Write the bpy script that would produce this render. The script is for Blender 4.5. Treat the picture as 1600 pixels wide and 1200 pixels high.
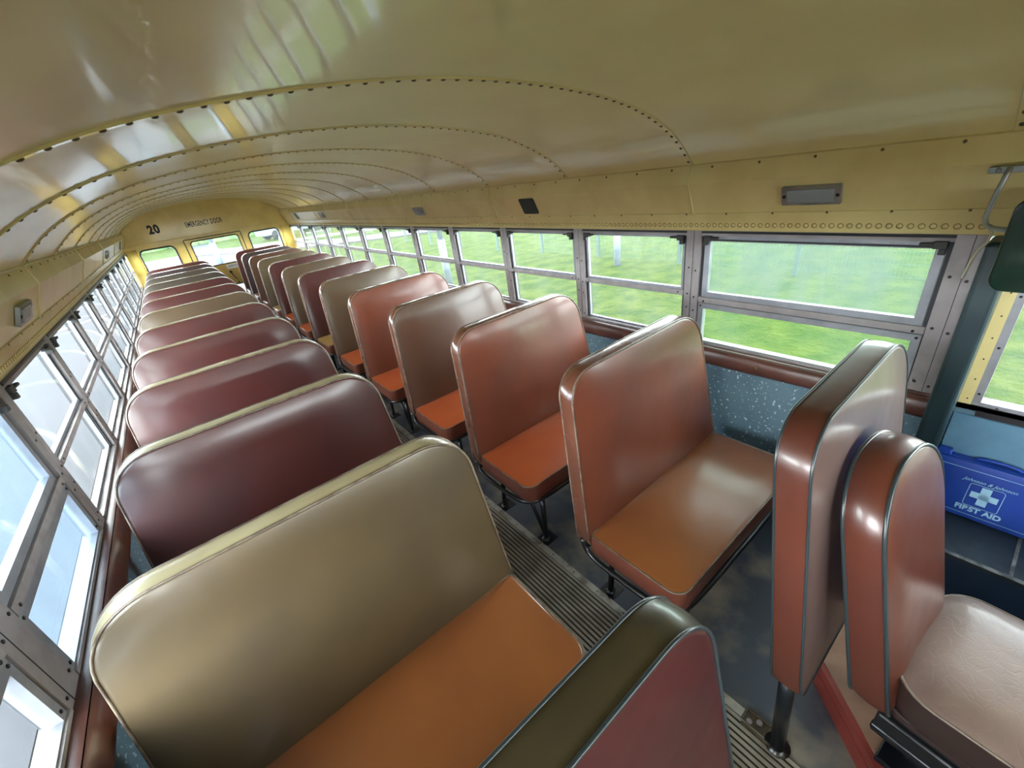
import bpy, bmesh, math, random
from mathutils import Vector, Matrix

for o in list(bpy.data.objects):
    bpy.data.objects.remove(o)
sc = bpy.context.scene
COL = sc.collection
random.seed(7)

# ------------------------------------------------------------------ camera
# world: X to the right across the bus, Y towards the rear, Z up, floor at 0
CAM = (-0.66547, -1.04473, 1.57299)
PITCH, ROLL, YAW, F = -0.469579, 0.147108, -0.613722, 653.254
cam_d = bpy.data.cameras.new('camera')
cam = bpy.data.objects.new('camera', cam_d)
COL.objects.link(cam)
Rw = Matrix.Rotation(YAW, 3, 'Z') @ Matrix.Rotation(PITCH, 3, 'X') @ Matrix.Rotation(ROLL, 3, 'Y')
Rb = Rw @ Matrix(((1, 0, 0), (0, 0, -1), (0, 1, 0)))
cam.matrix_world = Matrix.Translation(CAM) @ Rb.to_4x4()
cam_d.sensor_width = 36
cam_d.sensor_fit = 'HORIZONTAL'
cam_d.lens = F / 1600 * 36
cam_d.clip_start = 0.01
cam_d.clip_end = 400
sc.camera = cam

# ------------------------------------------------------------------ view + world
sc.view_settings.view_transform = 'Standard'
sc.view_settings.look = 'None'
sc.view_settings.gamma = 1
sc.view_settings.use_curve_mapping = False
sc.view_settings.exposure = 2.17
world = bpy.data.worlds.new('overcast_sky')
sc.world = world
world.use_nodes = True
wn = world.node_tree.nodes
wl = world.node_tree.links
wn.clear()
w_out = wn.new('ShaderNodeOutputWorld')
w_bg = wn.new('ShaderNodeBackground')
w_tc = wn.new('ShaderNodeTexCoord')
w_sep = wn.new('ShaderNodeSeparateXYZ')
w_ramp = wn.new('ShaderNodeValToRGB')
w_noise = wn.new('ShaderNodeTexNoise')
w_mix = wn.new('ShaderNodeMix')
w_mix.data_type = 'RGBA'
w_noise.inputs['Scale'].default_value = 2.2
w_noise.inputs['Detail'].default_value = 5
w_cr = wn.new('ShaderNodeValToRGB')
w_cr.color_ramp.elements[0].position = 0.42
w_cr.color_ramp.elements[1].position = 0.62
w_ramp.color_ramp.elements[0].position = 0.0
w_ramp.color_ramp.elements[0].color = (0.86, 0.90, 0.95, 1)
w_ramp.color_ramp.elements[1].position = 1.0
w_ramp.color_ramp.elements[1].color = (0.62, 0.75, 0.95, 1)
wl.new(w_tc.outputs['Generated'], w_sep.inputs[0])
wl.new(w_sep.outputs['Z'], w_ramp.inputs[0])
wl.new(w_tc.outputs['Generated'], w_noise.inputs['Vector'])
wl.new(w_noise.outputs['Fac'], w_cr.inputs[0])
wl.new(w_cr.outputs[0], w_mix.inputs[0])
wl.new(w_ramp.outputs[0], w_mix.inputs[6])
w_mix.inputs[7].default_value = (0.97, 0.98, 1.0, 1)
wl.new(w_mix.outputs[2], w_bg.inputs[0])
# bright haze low in the sky, darker cloud overhead, brightest towards the left of the bus
w_el = wn.new('ShaderNodeMapRange')
w_el.interpolation_type = 'SMOOTHSTEP'
w_el.inputs['From Min'].default_value = 0.10
w_el.inputs['From Max'].default_value = 0.75
w_el.inputs['To Min'].default_value = 6.8
w_el.inputs['To Max'].default_value = 1.3
wl.new(w_sep.outputs['Z'], w_el.inputs['Value'])
w_az = wn.new('ShaderNodeMapRange')
w_az.inputs['From Min'].default_value = -1
w_az.inputs['From Max'].default_value = 1
w_az.inputs['To Min'].default_value = 1.45
w_az.inputs['To Max'].default_value = 0.85
wl.new(w_sep.outputs['X'], w_az.inputs['Value'])
w_mul = wn.new('ShaderNodeMath')
w_mul.operation = 'MULTIPLY'
wl.new(w_el.outputs[0], w_mul.inputs[0])
wl.new(w_az.outputs[0], w_mul.inputs[1])
wl.new(w_mul.outputs[0], w_bg.inputs[1])
wl.new(w_bg.outputs[0], w_out.inputs[0])

# ------------------------------------------------------------------ helpers
def lin(r, g, b):
    f = lambda c: (c / 255 / 12.92) if c / 255 <= 0.04045 else ((c / 255 + 0.055) / 1.055) ** 2.4
    return (f(r), f(g), f(b), 1)


def mat(name, color, rough=0.5, metal=0.0, color2=None, nscale=6, ndetail=4, nlo=0.4, nhi=0.62,
        bump=0.0, bscale=60, bdist=0.002, spec=0.5, coat=0.0, coat_rough=0.1, rough2=None, stretch=None,
        bump2=0.0, bscale2=6, bdist2=0.01):
    m = bpy.data.materials.new(name)
    m.use_nodes = True
    n = m.node_tree.nodes
    l = m.node_tree.links
    p = n['Principled BSDF']
    p.inputs['Base Color'].default_value = color
    p.inputs['Roughness'].default_value = rough
    p.inputs['Metallic'].default_value = metal
    p.inputs['Specular IOR Level'].default_value = spec
    p.inputs['Coat Weight'].default_value = coat
    p.inputs['Coat Roughness'].default_value = coat_rough
    tc = n.new('ShaderNodeTexCoord')
    src = tc.outputs['Object']
    if stretch:
        mp = n.new('ShaderNodeMapping')
        mp.inputs['Scale'].default_value = stretch
        l.new(src, mp.inputs[0])
        src = mp.outputs[0]
    if color2 or rough2 is not None:
        t = n.new('ShaderNodeTexNoise')
        t.inputs['Scale'].default_value = nscale
        t.inputs['Detail'].default_value = ndetail
        l.new(src, t.inputs['Vector'])
        mr = n.new('ShaderNodeMapRange')
        mr.inputs['From Min'].default_value = nlo
        mr.inputs['From Max'].default_value = nhi
        l.new(t.outputs['Fac'], mr.inputs['Value'])
        if color2:
            mx = n.new('ShaderNodeMix')
            mx.data_type = 'RGBA'
            l.new(mr.outputs[0], mx.inputs[0])
            mx.inputs[6].default_value = color
            mx.inputs[7].default_value = color2
            l.new(mx.outputs[2], p.inputs['Base Color'])
        if rough2 is not None:
            mr2 = n.new('ShaderNodeMapRange')
            mr2.inputs['To Min'].default_value = rough
            mr2.inputs['To Max'].default_value = rough2
            l.new(mr.outputs[0], mr2.inputs['Value'])
            l.new(mr2.outputs[0], p.inputs['Roughness'])
    last = None
    for bs, sc_, bd in ((bump, bscale, bdist), (bump2, bscale2, bdist2)):
        if bs > 0:
            t = n.new('ShaderNodeTexNoise')
            t.inputs['Scale'].default_value = sc_
            t.inputs['Detail'].default_value = 3
            l.new(src, t.inputs['Vector'])
            b = n.new('ShaderNodeBump')
            b.inputs['Strength'].default_value = bs
            b.inputs['Distance'].default_value = bd
            l.new(t.outputs['Fac'], b.inputs['Height'])
            if last:
                l.new(last.outputs[0], b.inputs['Normal'])
            last = b
    if last:
        l.new(last.outputs[0], p.inputs['Normal'])
    return m


def tag(o, label=None, cat=None, group=None, kind=None):
    if label:
        o['label'] = label
    if cat:
        o['category'] = cat
    if group:
        o['group'] = group
    if kind:
        o['kind'] = kind
    return o


def empty(name, loc=(0, 0, 0), rz=0.0):
    o = bpy.data.objects.new(name, None)
    o.location = loc
    o.rotation_euler = (0, 0, rz)
    o.empty_display_size = 0.05
    COL.objects.link(o)
    return o


class MB:
    """collects geometry, links it as one mesh object"""
    def __init__(self):
        self.v, self.f, self.m, self.s = [], [], [], []

    def add(self, vs, fs, mi=0, smooth=False):
        b = len(self.v)
        self.v += [tuple(p) for p in vs]
        for f in fs:
            self.f.append([b + i for i in f])
            self.m.append(mi)
            self.s.append(smooth)

    def box(self, a, b, mi=0):
        x0, x1 = sorted((a[0], b[0])); y0, y1 = sorted((a[1], b[1])); z0, z1 = sorted((a[2], b[2]))
        self.add([(x0, y0, z0), (x1, y0, z0), (x1, y1, z0), (x0, y1, z0),
                  (x0, y0, z1), (x1, y0, z1), (x1, y1, z1), (x0, y1, z1)],
                 [(0, 3, 2, 1), (4, 5, 6, 7), (0, 1, 5, 4), (1, 2, 6, 5), (2, 3, 7, 6), (3, 0, 4, 7)], mi)

    def tube(self, pts, r, n=10, mi=0, closed=False, caps=True):
        pts = [Vector(p) for p in pts]
        N = len(pts)
        tang = []
        for i in range(N):
            if closed:
                t = pts[(i + 1) % N] - pts[i - 1]
            else:
                t = pts[min(i + 1, N - 1)] - pts[max(i - 1, 0)]
            tang.append(t.normalized())
        up = Vector((0, 0, 1)) if abs(tang[0].z) < 0.9 else Vector((1, 0, 0))
        u = (up - tang[0] * up.dot(tang[0])).normalized()
        vs, fs = [], []
        for i in range(N):
            u = (u - tang[i] * u.dot(tang[i])).normalized()
            w = tang[i].cross(u)
            for k in range(n):
                a = 2 * math.pi * k / n
                vs.append(pts[i] + (u * math.cos(a) + w * math.sin(a)) * r)
        for i in range(N if closed else N - 1):
            j = (i + 1) % N
            for k in range(n):
                k2 = (k + 1) % n
                fs.append((i * n + k, i * n + k2, j * n + k2, j * n + k))
        if not closed and caps:
            fs.append(tuple(range(n - 1, -1, -1)))
            fs.append(tuple((N - 1) * n + k for k in range(n)))
        self.add(vs, fs, mi, True)

    def pillow(self, outline, h, dome0, dome1, mp, side_bulge=0.0, edge=0.012, mi=0, plate=0.0):
        """rounded upholstered slab: outline in (u,v), thickness along w 0..h, mapped by mp(u,v,w)"""
        cx = sum(p[0] for p in outline) / len(outline)
        cy = sum(p[1] for p in outline) / len(outline)
        R = max(max(p[0] for p in outline) - cx, max(p[1] for p in outline) - cy)
        n = len(outline)
        rings = []
        ss = [0.0, 0.25, 0.45, 0.62, 0.76, 0.86, 0.93, 0.975, 1.0]

        def ring(s, w, out=0.0):
            res = []
            for (u, v) in outline:
                du, dv = u - cx, v - cy
                d = math.hypot(du, dv)
                k = s + out / d
                res.append(mp(cx + du * k, cy + dv * k, w))
            return res
        vs = [mp(cx, cy, -dome0)]
        fs = []
        for s in ss[1:]:
            rings.append(ring(s, -dome0 * (1 - s ** 5)))
        for q in (0.06, 0.25, 0.5, 0.75, 0.94):
            rings.append(ring(1.0, h * q, side_bulge * math.sin(math.pi * q)))
        for s in ss[::-1][:-1]:
            rings.append(ring(s, h + dome1 * (1 - s ** 5)))
        for r in rings:
            vs += r
        vs.append(mp(cx, cy, h + dome1))
        for k in range(n):
            fs.append((0, 1 + (k + 1) % n, 1 + k))
        for i in range(len(rings) - 1):
            a, b = 1 + i * n, 1 + (i + 1) * n
            for k in range(n):
                k2 = (k + 1) % n
                fs.append((a + k, a + k2, b + k2, b + k))
        L = len(vs) - 1
        a = 1 + (len(rings) - 1) * n
        for k in range(n):
            fs.append((L, a + k, a + (k + 1) % n))
        self.add(vs, fs, mi, True)

    def dome(self, c, nrm, r, h, n=8, mi=0):
        c = Vector(c); nrm = Vector(nrm).normalized()
        up = Vector((0, 0, 1)) if abs(nrm.z) < 0.9 else Vector((1, 0, 0))
        u = nrm.cross(up).normalized(); w = nrm.cross(u)
        vs = []
        for rr, hh in ((1, 0), (0.75, 0.7)):
            for k in range(n):
                a = 2 * math.pi * k / n
                vs.append(c + (u * math.cos(a) + w * math.sin(a)) * r * rr + nrm * h * hh)
        vs.append(c + nrm * h)
        fs = []
        for k in range(n):
            k2 = (k + 1) % n
            fs.append((k, k2, n + k2, n + k))
            fs.append((n + k, n + k2, 2 * n))
        self.add(vs, fs, mi, True)

    def disc(self, c, nrm, r, h, n=10, mi=0):
        c = Vector(c); nrm = Vector(nrm).normalized()
        self.tube([c, c + nrm * h], r, n, mi)

    def build(self, name, mats, parent=None, loc=None, bevel=0.0, fixn=True, seg=2):
        me = bpy.data.meshes.new(name)
        me.from_pydata(self.v, [], self.f)
        if not isinstance(mats, (list, tuple)):
            mats = [mats]
        for m in mats:
            me.materials.append(m)
        me.polygons.foreach_set('material_index', self.m)
        me.polygons.foreach_set('use_smooth', self.s)
        me.update()
        if fixn:
            bm = bmesh.new(); bm.from_mesh(me)
            bmesh.ops.recalc_face_normals(bm, faces=bm.faces)
            bm.to_mesh(me); bm.free()
        o = bpy.data.objects.new(name, me)
        COL.objects.link(o)
        if parent:
            o.parent = parent
        if loc:
            o.location = loc
        if bevel:
            b = o.modifiers.new('bevel', 'BEVEL')
            b.width = bevel; b.segments = seg; b.limit_method = 'ANGLE'
        return o


def kids(o):
    return [c for c in bpy.data.objects if c.parent == o]


def copy_tree(o, parent=None):
    ch = TREE.get(o.name)
    if ch is None:
        ch = kids(o); TREE[o.name] = ch
    c = o.copy()
    COL.objects.link(c)
    c.parent = parent
    for k in ch:
        copy_tree(k, c)
    return c


TREE = {}


def set_mat(o, m, slot=0):
    o.material_slots[slot].link = 'OBJECT'
    o.material_slots[slot].material = m


def rrect(x0, x1, y0, y1, r, n=6):
    if not isinstance(r, (list, tuple)):
        r = [r] * 4
    pts = []
    for (cx, cy, a0, rr) in ((x1 - r[0], y0 + r[0], -90, r[0]), (x1 - r[1], y1 - r[1], 0, r[1]),
                             (x0 + r[2], y1 - r[2], 90, r[2]), (x0 + r[3], y0 + r[3], 180, r[3])):
        for i in range(n + 1):
            a = math.radians(a0 + 90 * i / n)
            pts.append((cx + rr * math.cos(a), cy + rr * math.sin(a)))
    return pts


def densify(pts, step):
    out = []
    n = len(pts)
    for i in range(n):
        a, b = pts[i], pts[(i + 1) % n]
        d = math.hypot(b[0] - a[0], b[1] - a[1])
        if d < 1e-6:
            continue
        k = max(1, int(d / step))
        for j in range(k):
            out.append((a[0] + (b[0] - a[0]) * j / k, a[1] + (b[1] - a[1]) * j / k))
    return out


def plate(name, loops, mp, thick, m, parent=None, bevel=0.0):
    """flat sheet with holes: loops[0] outline, the rest holes; (u,v) mapped by mp(u,v,w)"""
    cu = bpy.data.curves.new('tmp', 'CURVE')
    cu.dimensions = '2D'
    cu.fill_mode = 'BOTH'
    for lp in loops:
        sp = cu.splines.new('POLY')
        sp.points.add(len(lp) - 1)
        for i, p in enumerate(lp):
            sp.points[i].co = (p[0], p[1], 0, 1)
        sp.use_cyclic_u = True
    cu.extrude = thick / 2
    o = bpy.data.objects.new('tmp', cu)
    me = bpy.data.meshes.new_from_object(o)
    bpy.data.objects.remove(o)
    for v in me.vertices:
        v.co = mp(v.co.x, v.co.y, v.co.z)
    bm = bmesh.new(); bm.from_mesh(me)
    bmesh.ops.remove_doubles(bm, verts=bm.verts, dist=1e-5)
    bmesh.ops.recalc_face_normals(bm, faces=bm.faces)
    bm.to_mesh(me); bm.free()
    me.name = name
    me.materials.clear(); me.materials.append(m)
    ob = bpy.data.objects.new(name, me)
    COL.objects.link(ob)
    if parent:
        ob.parent = parent
    return ob


def text_mesh(name, body, size, mp, m, parent, extrude=0.0006, shear=0.0, xs=1.0, space=1.0, offset=0.0):
    cu = bpy.data.curves.new('tmp', 'FONT')
    cu.body = body
    cu.size = size
    cu.align_x = 'CENTER'; cu.align_y = 'CENTER'
    cu.extrude = extrude
    cu.shear = shear
    cu.space_character = space
    cu.offset = offset
    o = bpy.data.objects.new('tmp', cu)
    me = bpy.data.meshes.new_from_object(o)
    bpy.data.objects.remove(o)
    for v in me.vertices:
        v.co = mp(v.co.x * xs, v.co.y, v.co.z)
    me.name = name
    me.materials.clear(); me.materials.append(m)
    ob = bpy.data.objects.new(name, me)
    COL.objects.link(ob); ob.parent = parent
    return ob


# ------------------------------------------------------------------ materials
M = {}
M['ceil'] = mat('ceiling_paint', lin(230, 218, 158), 0.30, color2=lin(224, 210, 150), nscale=3, spec=0.6,
                coat=0.6, coat_rough=0.07, rough2=0.32, bump2=0.07, bscale2=3.0, bdist2=0.010)
M['cove'] = mat('cove_paint', lin(222, 206, 146), 0.33, color2=lin(212, 194, 134), nscale=5, spec=0.5, coat=0.3,
                coat_rough=0.15, bump2=0.06, bscale2=5, bdist2=0.006)
M['rearpaint'] = mat('rear_wall_paint', lin(226, 198, 112), 0.4, color2=lin(214, 184, 100), nscale=4, coat=0.2)
M['ringdirt'] = mat('rivet_grime', lin(150, 122, 66), 0.6)
M['rivet'] = mat('rivet_dark', lin(96, 84, 54), 0.45)
M['alu'] = mat('window_aluminium', lin(150, 143, 145), 0.42, 0.2, color2=lin(138, 131, 133), nscale=14,
               rough2=0.55)
M['alu2'] = mat('sash_aluminium', lin(148, 150, 158), 0.36, 0.25, color2=lin(132, 134, 143), nscale=12)
M['seal'] = mat('window_seal', lin(38, 42, 50), 0.6)
M['latch'] = mat('latch_metal', lin(58, 58, 58), 0.5, 0.4)
M['screw'] = mat('screw_dark', lin(34, 32, 34), 0.4, 0.5)
M['pad'] = mat('brown_rail_vinyl', lin(96, 60, 52), 0.36, color2=lin(78, 48, 44), nscale=8, bump2=0.25, bscale2=9, bdist2=0.012,
               coat=0.2, coat_rough=0.25)
M['panel'] = None
M['post_green'] = mat('dark_green_paint', lin(24, 48, 54), 0.4, color2=lin(20, 40, 48), nscale=5)
M['blue'] = mat('light_blue_panel', lin(96, 138, 166), 0.55, color2=lin(82, 122, 150), nscale=7)
M['navy'] = mat('navy_painted_metal', lin(28, 56, 86), 0.5, color2=lin(22, 40, 62), nscale=5)
M['tile'] = mat('dark_ledge_rubber', lin(32, 42, 52), 0.42, color2=lin(60, 72, 80), nscale=9, nlo=0.5, nhi=0.8)
M['grout'] = mat('pale_trim', lin(128, 132, 132), 0.5, color2=lin(70, 74, 78), nscale=30)
M['black'] = mat('black_enamel_metal', lin(20, 24, 30), 0.28, 0.0, spec=0.6, coat=0.5, coat_rough=0.15)
M['strip'] = mat('aisle_strip_metal', lin(196, 192, 184), 0.45, 0.4, color2=lin(120, 112, 102), nscale=14, nlo=0.45, nhi=0.7)
M['asph'] = mat('pale_asphalt', lin(46, 49, 60), 0.9, color2=lin(42, 46, 57), nscale=1.5, ndetail=8)
M['path'] = mat('path_paving', lin(66, 64, 70), 0.9, color2=lin(60, 58, 65), nscale=3, ndetail=8)
M['fence'] = mat('fence_green_metal', lin(44, 66, 62), 0.5)
M['wire'] = mat('fence_wire', lin(52, 78, 52), 0.6)
M['galv'] = mat('lamp_post_galvanised', lin(104, 114, 122), 0.5, 0.2, color2=lin(88, 98, 108), nscale=6)
M['white'] = mat('white_paint', lin(225, 228, 230), 0.6)
M['ink'] = mat('black_lettering', lin(30, 28, 26), 0.6)
M['platedark'] = mat('dark_green_plastic', lin(22, 52, 50), 0.5, color2=lin(18, 44, 44), nscale=8)
M['visor'] = mat('visor_green_tint', lin(14, 44, 34), 0.22, coat=0.4)
M['lamp'] = mat('lamp_bezel', lin(158, 160, 158), 0.35, 0.6, color2=lin(134, 138, 138), nscale=12)
M['lens'] = mat('lamp_lens', lin(138, 146, 150), 0.2, 0.0, spec=0.6, bump=0.4, bscale=90, bdist=0.003)
M['string'] = mat('pale_string', lin(190, 186, 160), 0.8)
M['kit'] = mat('kit_blue_plastic', lin(18, 62, 158), 0.42, color2=lin(14, 52, 138), nscale=6)
M['kitprint'] = mat('kit_pale_print', lin(150, 196, 226), 0.5)
M['redbox'] = mat('red_painted_wood', lin(150, 66, 58), 0.5, color2=lin(128, 54, 48), nscale=7)
M['tan'] = mat('tan_worn_top', lin(168, 132, 108), 0.6, color2=lin(140, 106, 86), nscale=8)
M['piping'] = mat('pale_vinyl_piping', lin(128, 114, 98), 0.38, color2=lin(88, 72, 62), nscale=26, coat=0.2)
M['pipedark'] = mat('grey_vinyl_piping', lin(44, 54, 58), 0.3, coat=0.3)
M['rubber'] = mat('black_rubber', lin(28, 22, 28), 0.5)
M['bark'] = mat('bark', lin(92, 82, 70), 0.9)
M['leaf'] = mat('tree_leaves', lin(78, 112, 66), 0.8, color2=lin(108, 146, 84), nscale=1.2)
M['skin'] = mat('outer_body_yellow', lin(214, 160, 40), 0.4)
M['redbus'] = mat('grey_blue_vehicle_paint', lin(96, 116, 132), 0.4)
M['redstripe'] = mat('red_vehicle_stripe', lin(140, 50, 46), 0.4)
M['tyre'] = mat('tyre', lin(26, 26, 28), 0.8)
M['vglass'] = mat('vehicle_dark_glass', lin(60, 84, 104), 0.15)


def vinyl(name, c, c2=None, rough=0.36, coat=0.55, wear=None):
    c2 = c2 or tuple(x * 0.72 for x in c[:3]) + (1,)
    return mat(name, c, rough, 0.0, c2, 3.2, 3, 0.35, 0.7, bump=0.16, bscale=420, bdist=0.0006, spec=0.5,
               coat=coat, coat_rough=0.18, rough2=rough + 0.10, bump2=0.42, bscale2=4.0, bdist2=0.014)


V = {
    'cushside': vinyl('vinyl_cushion_side', lin(132, 72, 54), lin(112, 60, 48), 0.34),
    'edgeR': vinyl('vinyl_worn_edge_brown', lin(112, 66, 50), lin(96, 58, 46), 0.24, 0.9),
    'edgeL': vinyl('vinyl_worn_edge_sky_glint', lin(142, 114, 98), lin(112, 84, 74), 0.28, 0.9),  # pale tone is wear plus sky glint painted into the colour
    'edgeC': vinyl('vinyl_worn_edge_cream', lin(186, 174, 140), lin(160, 144, 108), 0.32, 0.7),
    'olive': vinyl('vinyl_olive_tan', lin(98, 82, 58), lin(84, 70, 52)),
    'maroon': vinyl('vinyl_maroon', lin(80, 36, 33), lin(68, 33, 33)),
    'rust': vinyl('vinyl_rust_brown', lin(124, 63, 43), lin(108, 55, 39)),
    'brown': vinyl('vinyl_brown', lin(90, 60, 42), lin(82, 53, 39)),
    'olivebrown': vinyl('vinyl_olive_brown', lin(94, 75, 54), lin(84, 66, 50)),
    'darkolive': vinyl('vinyl_dark_olive', lin(72, 62, 52), lin(64, 56, 50)),
    'dark': vinyl('vinyl_dark_plum', lin(66, 50, 50), lin(58, 45, 47)),
    'orange': vinyl('vinyl_orange', lin(190, 92, 50), lin(174, 80, 43), 0.34),
    'amber': vinyl('vinyl_amber_brown', lin(152, 90, 48), lin(134, 76, 42), 0.28, 0.7),
    'tan': vinyl('vinyl_tan', lin(178, 142, 82), lin(160, 126, 72), 0.34),
    'redbrown': vinyl('vinyl_red_brown', lin(90, 45, 32), lin(78, 38, 30), 0.32, 0.5),
    'grey': vinyl('vinyl_taupe_grey', lin(104, 84, 80), lin(88, 66, 62), 0.34, 0.6),
    'bandolive': vinyl('vinyl_dark_olive_band', lin(70, 62, 42), lin(58, 50, 36), 0.3, 0.5),
    'darkred': vinyl('vinyl_dark_red', lin(68, 27, 28), lin(56, 24, 25), 0.32, 0.4),
}


def glass_mat(name, tint, haze=0.04, streak=0.0, hazecol=(0.22, 0.25, 0.24, 1), hscale=6.0):
    m = bpy.data.materials.new(name)
    m.use_nodes = True
    n = m.node_tree.nodes; l = m.node_tree.links
    n.clear()
    out = n.new('ShaderNodeOutputMaterial')
    tr = n.new('ShaderNodeBsdfTransparent'); tr.inputs[0].default_value = tint
    gl = n.new('ShaderNodeBsdfGlossy'); gl.inputs['Roughness'].default_value = 0.02
    fr = n.new('ShaderNodeFresnel'); fr.inputs[0].default_value = 1.45
    mx = n.new('ShaderNodeMixShader')
    ge = n.new('ShaderNodeNewGeometry')          # only the face turned to the viewer reflects (thin pane)
    mu = n.new('ShaderNodeMath'); mu.operation = 'MULTIPLY'
    inv = n.new('ShaderNodeMath'); inv.operation = 'SUBTRACT'; inv.inputs[0].default_value = 1.0
    l.new(ge.outputs['Backfacing'], inv.inputs[1])
    l.new(fr.outputs[0], mu.inputs[0]); l.new(inv.outputs[0], mu.inputs[1])
    l.new(mu.outputs[0], mx.inputs[0]); l.new(tr.outputs[0], mx.inputs[1]); l.new(gl.outputs[0], mx.inputs[2])
    tl = n.new('ShaderNodeBsdfTranslucent'); tl.inputs[0].default_value = hazecol
    df = n.new('ShaderNodeBsdfDiffuse'); df.inputs[0].default_value = hazecol
    hz = n.new('ShaderNodeMixShader'); hz.inputs[0].default_value = 0.25
    l.new(tl.outputs[0], hz.inputs[1]); l.new(df.outputs[0], hz.inputs[2])
    m2 = n.new('ShaderNodeMixShader')
    tc = n.new('ShaderNodeTexCoord')
    mp = n.new('ShaderNodeMapping'); mp.inputs['Scale'].default_value = (1, 1.6, 0.6)
    ns = n.new('ShaderNodeTexNoise'); ns.inputs['Scale'].default_value = hscale; ns.inputs['Detail'].default_value = 8
    mr = n.new('ShaderNodeMapRange')
    mr.interpolation_type = 'SMOOTHSTEP'
    mr.inputs['From Min'].default_value = 0.12; mr.inputs['From Max'].default_value = 0.85
    mr.inputs['To Min'].default_value = haze; mr.inputs['To Max'].default_value = haze + streak
    l.new(tc.outputs['Object'], mp.inputs[0]); l.new(mp.outputs[0], ns.inputs['Vector'])
    ns2 = n.new('ShaderNodeTexNoise'); ns2.inputs['Scale'].default_value = hscale * 0.45; ns2.inputs['Detail'].default_value = 3
    l.new(tc.outputs['Object'], ns2.inputs['Vector'])
    av = n.new('ShaderNodeMath'); av.operation = 'MULTIPLY_ADD'; av.inputs[1].default_value = 1.3; av.inputs[2].default_value = -0.15
    l.new(ns2.outputs['Fac'], av.inputs[0])
    av2 = n.new('ShaderNodeMath'); av2.operation = 'MULTIPLY'
    l.new(av.outputs[0], av2.inputs[0]); l.new(ns.outputs['Fac'], av2.inputs[1])
    av3 = n.new('ShaderNodeMath'); av3.operation = 'MULTIPLY'; av3.inputs[1].default_value = 2.0
    l.new(av2.outputs[0], av3.inputs[0])
    l.new(av3.outputs[0], mr.inputs['Value'])
    l.new(mr.outputs[0], m2.inputs[0]); l.new(mx.outputs[0], m2.inputs[1]); l.new(hz.outputs[0], m2.inputs[2])
    l.new(m2.outputs[0], out.inputs[0])
    return m


M['glass'] = glass_mat('window_glass', (0.93, 0.97, 0.95, 1), 0.015, 0.06)
M['hazeglass'] = glass_mat('misty_window_glass', (0.86, 0.95, 0.90, 1), 0.12, 0.30, (0.13, 0.165, 0.15, 1), 9)
M['hazeglass2'] = glass_mat('lightly_misty_glass', (0.86, 0.96, 0.86, 1), 0.04, 0.16, (0.10, 0.14, 0.09, 1), 7)
M['hazeglassL'] = glass_mat('misty_blue_glass', (0.84, 0.94, 0.98, 1), 0.16, 0.20, (0.12, 0.155, 0.18, 1), 6)

# speckled lower wall panel
m = mat('speckled_blue_panel', lin(98, 126, 142), 0.5, color2=lin(78, 104, 120), nscale=5)
n = m.node_tree.nodes; l = m.node_tree.links
vor = n.new('ShaderNodeTexNoise'); vor.inputs['Scale'].default_value = 85; vor.inputs['Detail'].default_value = 2
tcn = [q for q in n if q.type == 'TEX_COORD'][0]
l.new(tcn.outputs['Object'], vor.inputs['Vector'])
mrr = n.new('ShaderNodeMapRange'); mrr.inputs['From Min'].default_value = 0.63; mrr.inputs['From Max'].default_value = 0.70
l.new(vor.outputs['Fac'], mrr.inputs['Value'])
mxx = n.new('ShaderNodeMix'); mxx.data_type = 'RGBA'
old = m.node_tree.nodes['Principled BSDF'].inputs['Base Color'].links[0].from_socket
l.new(mrr.outputs[0], mxx.inputs[0]); l.new(old, mxx.inputs[6]); mxx.inputs[7].default_value = lin(200, 216, 222)
l.new(mxx.outputs[2], m.node_tree.nodes['Principled BSDF'].inputs['Base Color'])
M['panel'] = m

# worn floor rubber
M['floor'] = mat('worn_floor_rubber', lin(80, 85, 96), 0.5, color2=lin(158, 148, 130), nscale=4.5, ndetail=8, nlo=0.47, nhi=0.70,
                 rough2=0.75, bump=0.1, bscale=40)
M['rib'] = mat('ribbed_rubber', lin(140, 132, 120), 0.55, color2=lin(172, 164, 152), nscale=9, ndetail=6)
M['groove'] = mat('ribbed_rubber_groove', lin(58, 54, 50), 0.8)
# grass
m = mat('lawn_grass', lin(40, 62, 10), 0.95, color2=lin(66, 78, 24), nscale=2.6, ndetail=12, nlo=0.38, nhi=0.62, spec=0.1,
        bump=0.8, bscale=14, bdist=0.08)
M['grass'] = m

# ------------------------------------------------------------------ body shell
S = 0.705                      # window module
YR = 7.755                     # rear wall
YF = -2.45                     # front wall
PROF = [(0, 1.790), (0.10, 1.7885), (0.2, 1.784), (0.3, 1.7765), (0.4, 1.767), (0.5, 1.754), (0.6, 1.738), (0.7, 1.717),
        (0.78, 1.694), (0.86, 1.665), (0.93, 1.634), (0.99, 1.600), (1.04, 1.565), (1.08, 1.531), (1.105, 1.507), (1.120, 1.490)]
PROF2 = [(-x, z) for x, z in PROF[::-1][:-1]] + PROF


def prof_fine(step=0.02):
    out = []
    for i in range(len(PROF2) - 1):
        a, b = PROF2[i], PROF2[i + 1]
        k = max(1, int(math.hypot(b[0] - a[0], b[1] - a[1]) / step))
        for j in range(k):
            out.append((a[0] + (b[0] - a[0]) * j / k, a[1] + (b[1] - a[1]) * j / k))
    out.append(PROF2[-1])
    return out


def sm_prof(pts, it=3):
    for _ in range(it):
        q = [pts[0]]
        for i in range(1, len(pts) - 1):
            q.append(((pts[i - 1][0] + 2 * pts[i][0] + pts[i + 1][0]) / 4, (pts[i - 1][1] + 2 * pts[i][1] + pts[i + 1][1]) / 4))
        q.append(pts[-1]); pts = q
    return pts


PF = sm_prof(prof_fine(), 6)
RIBS = [-1.76, -0.895] + [k * S for k in range(11)]

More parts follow.
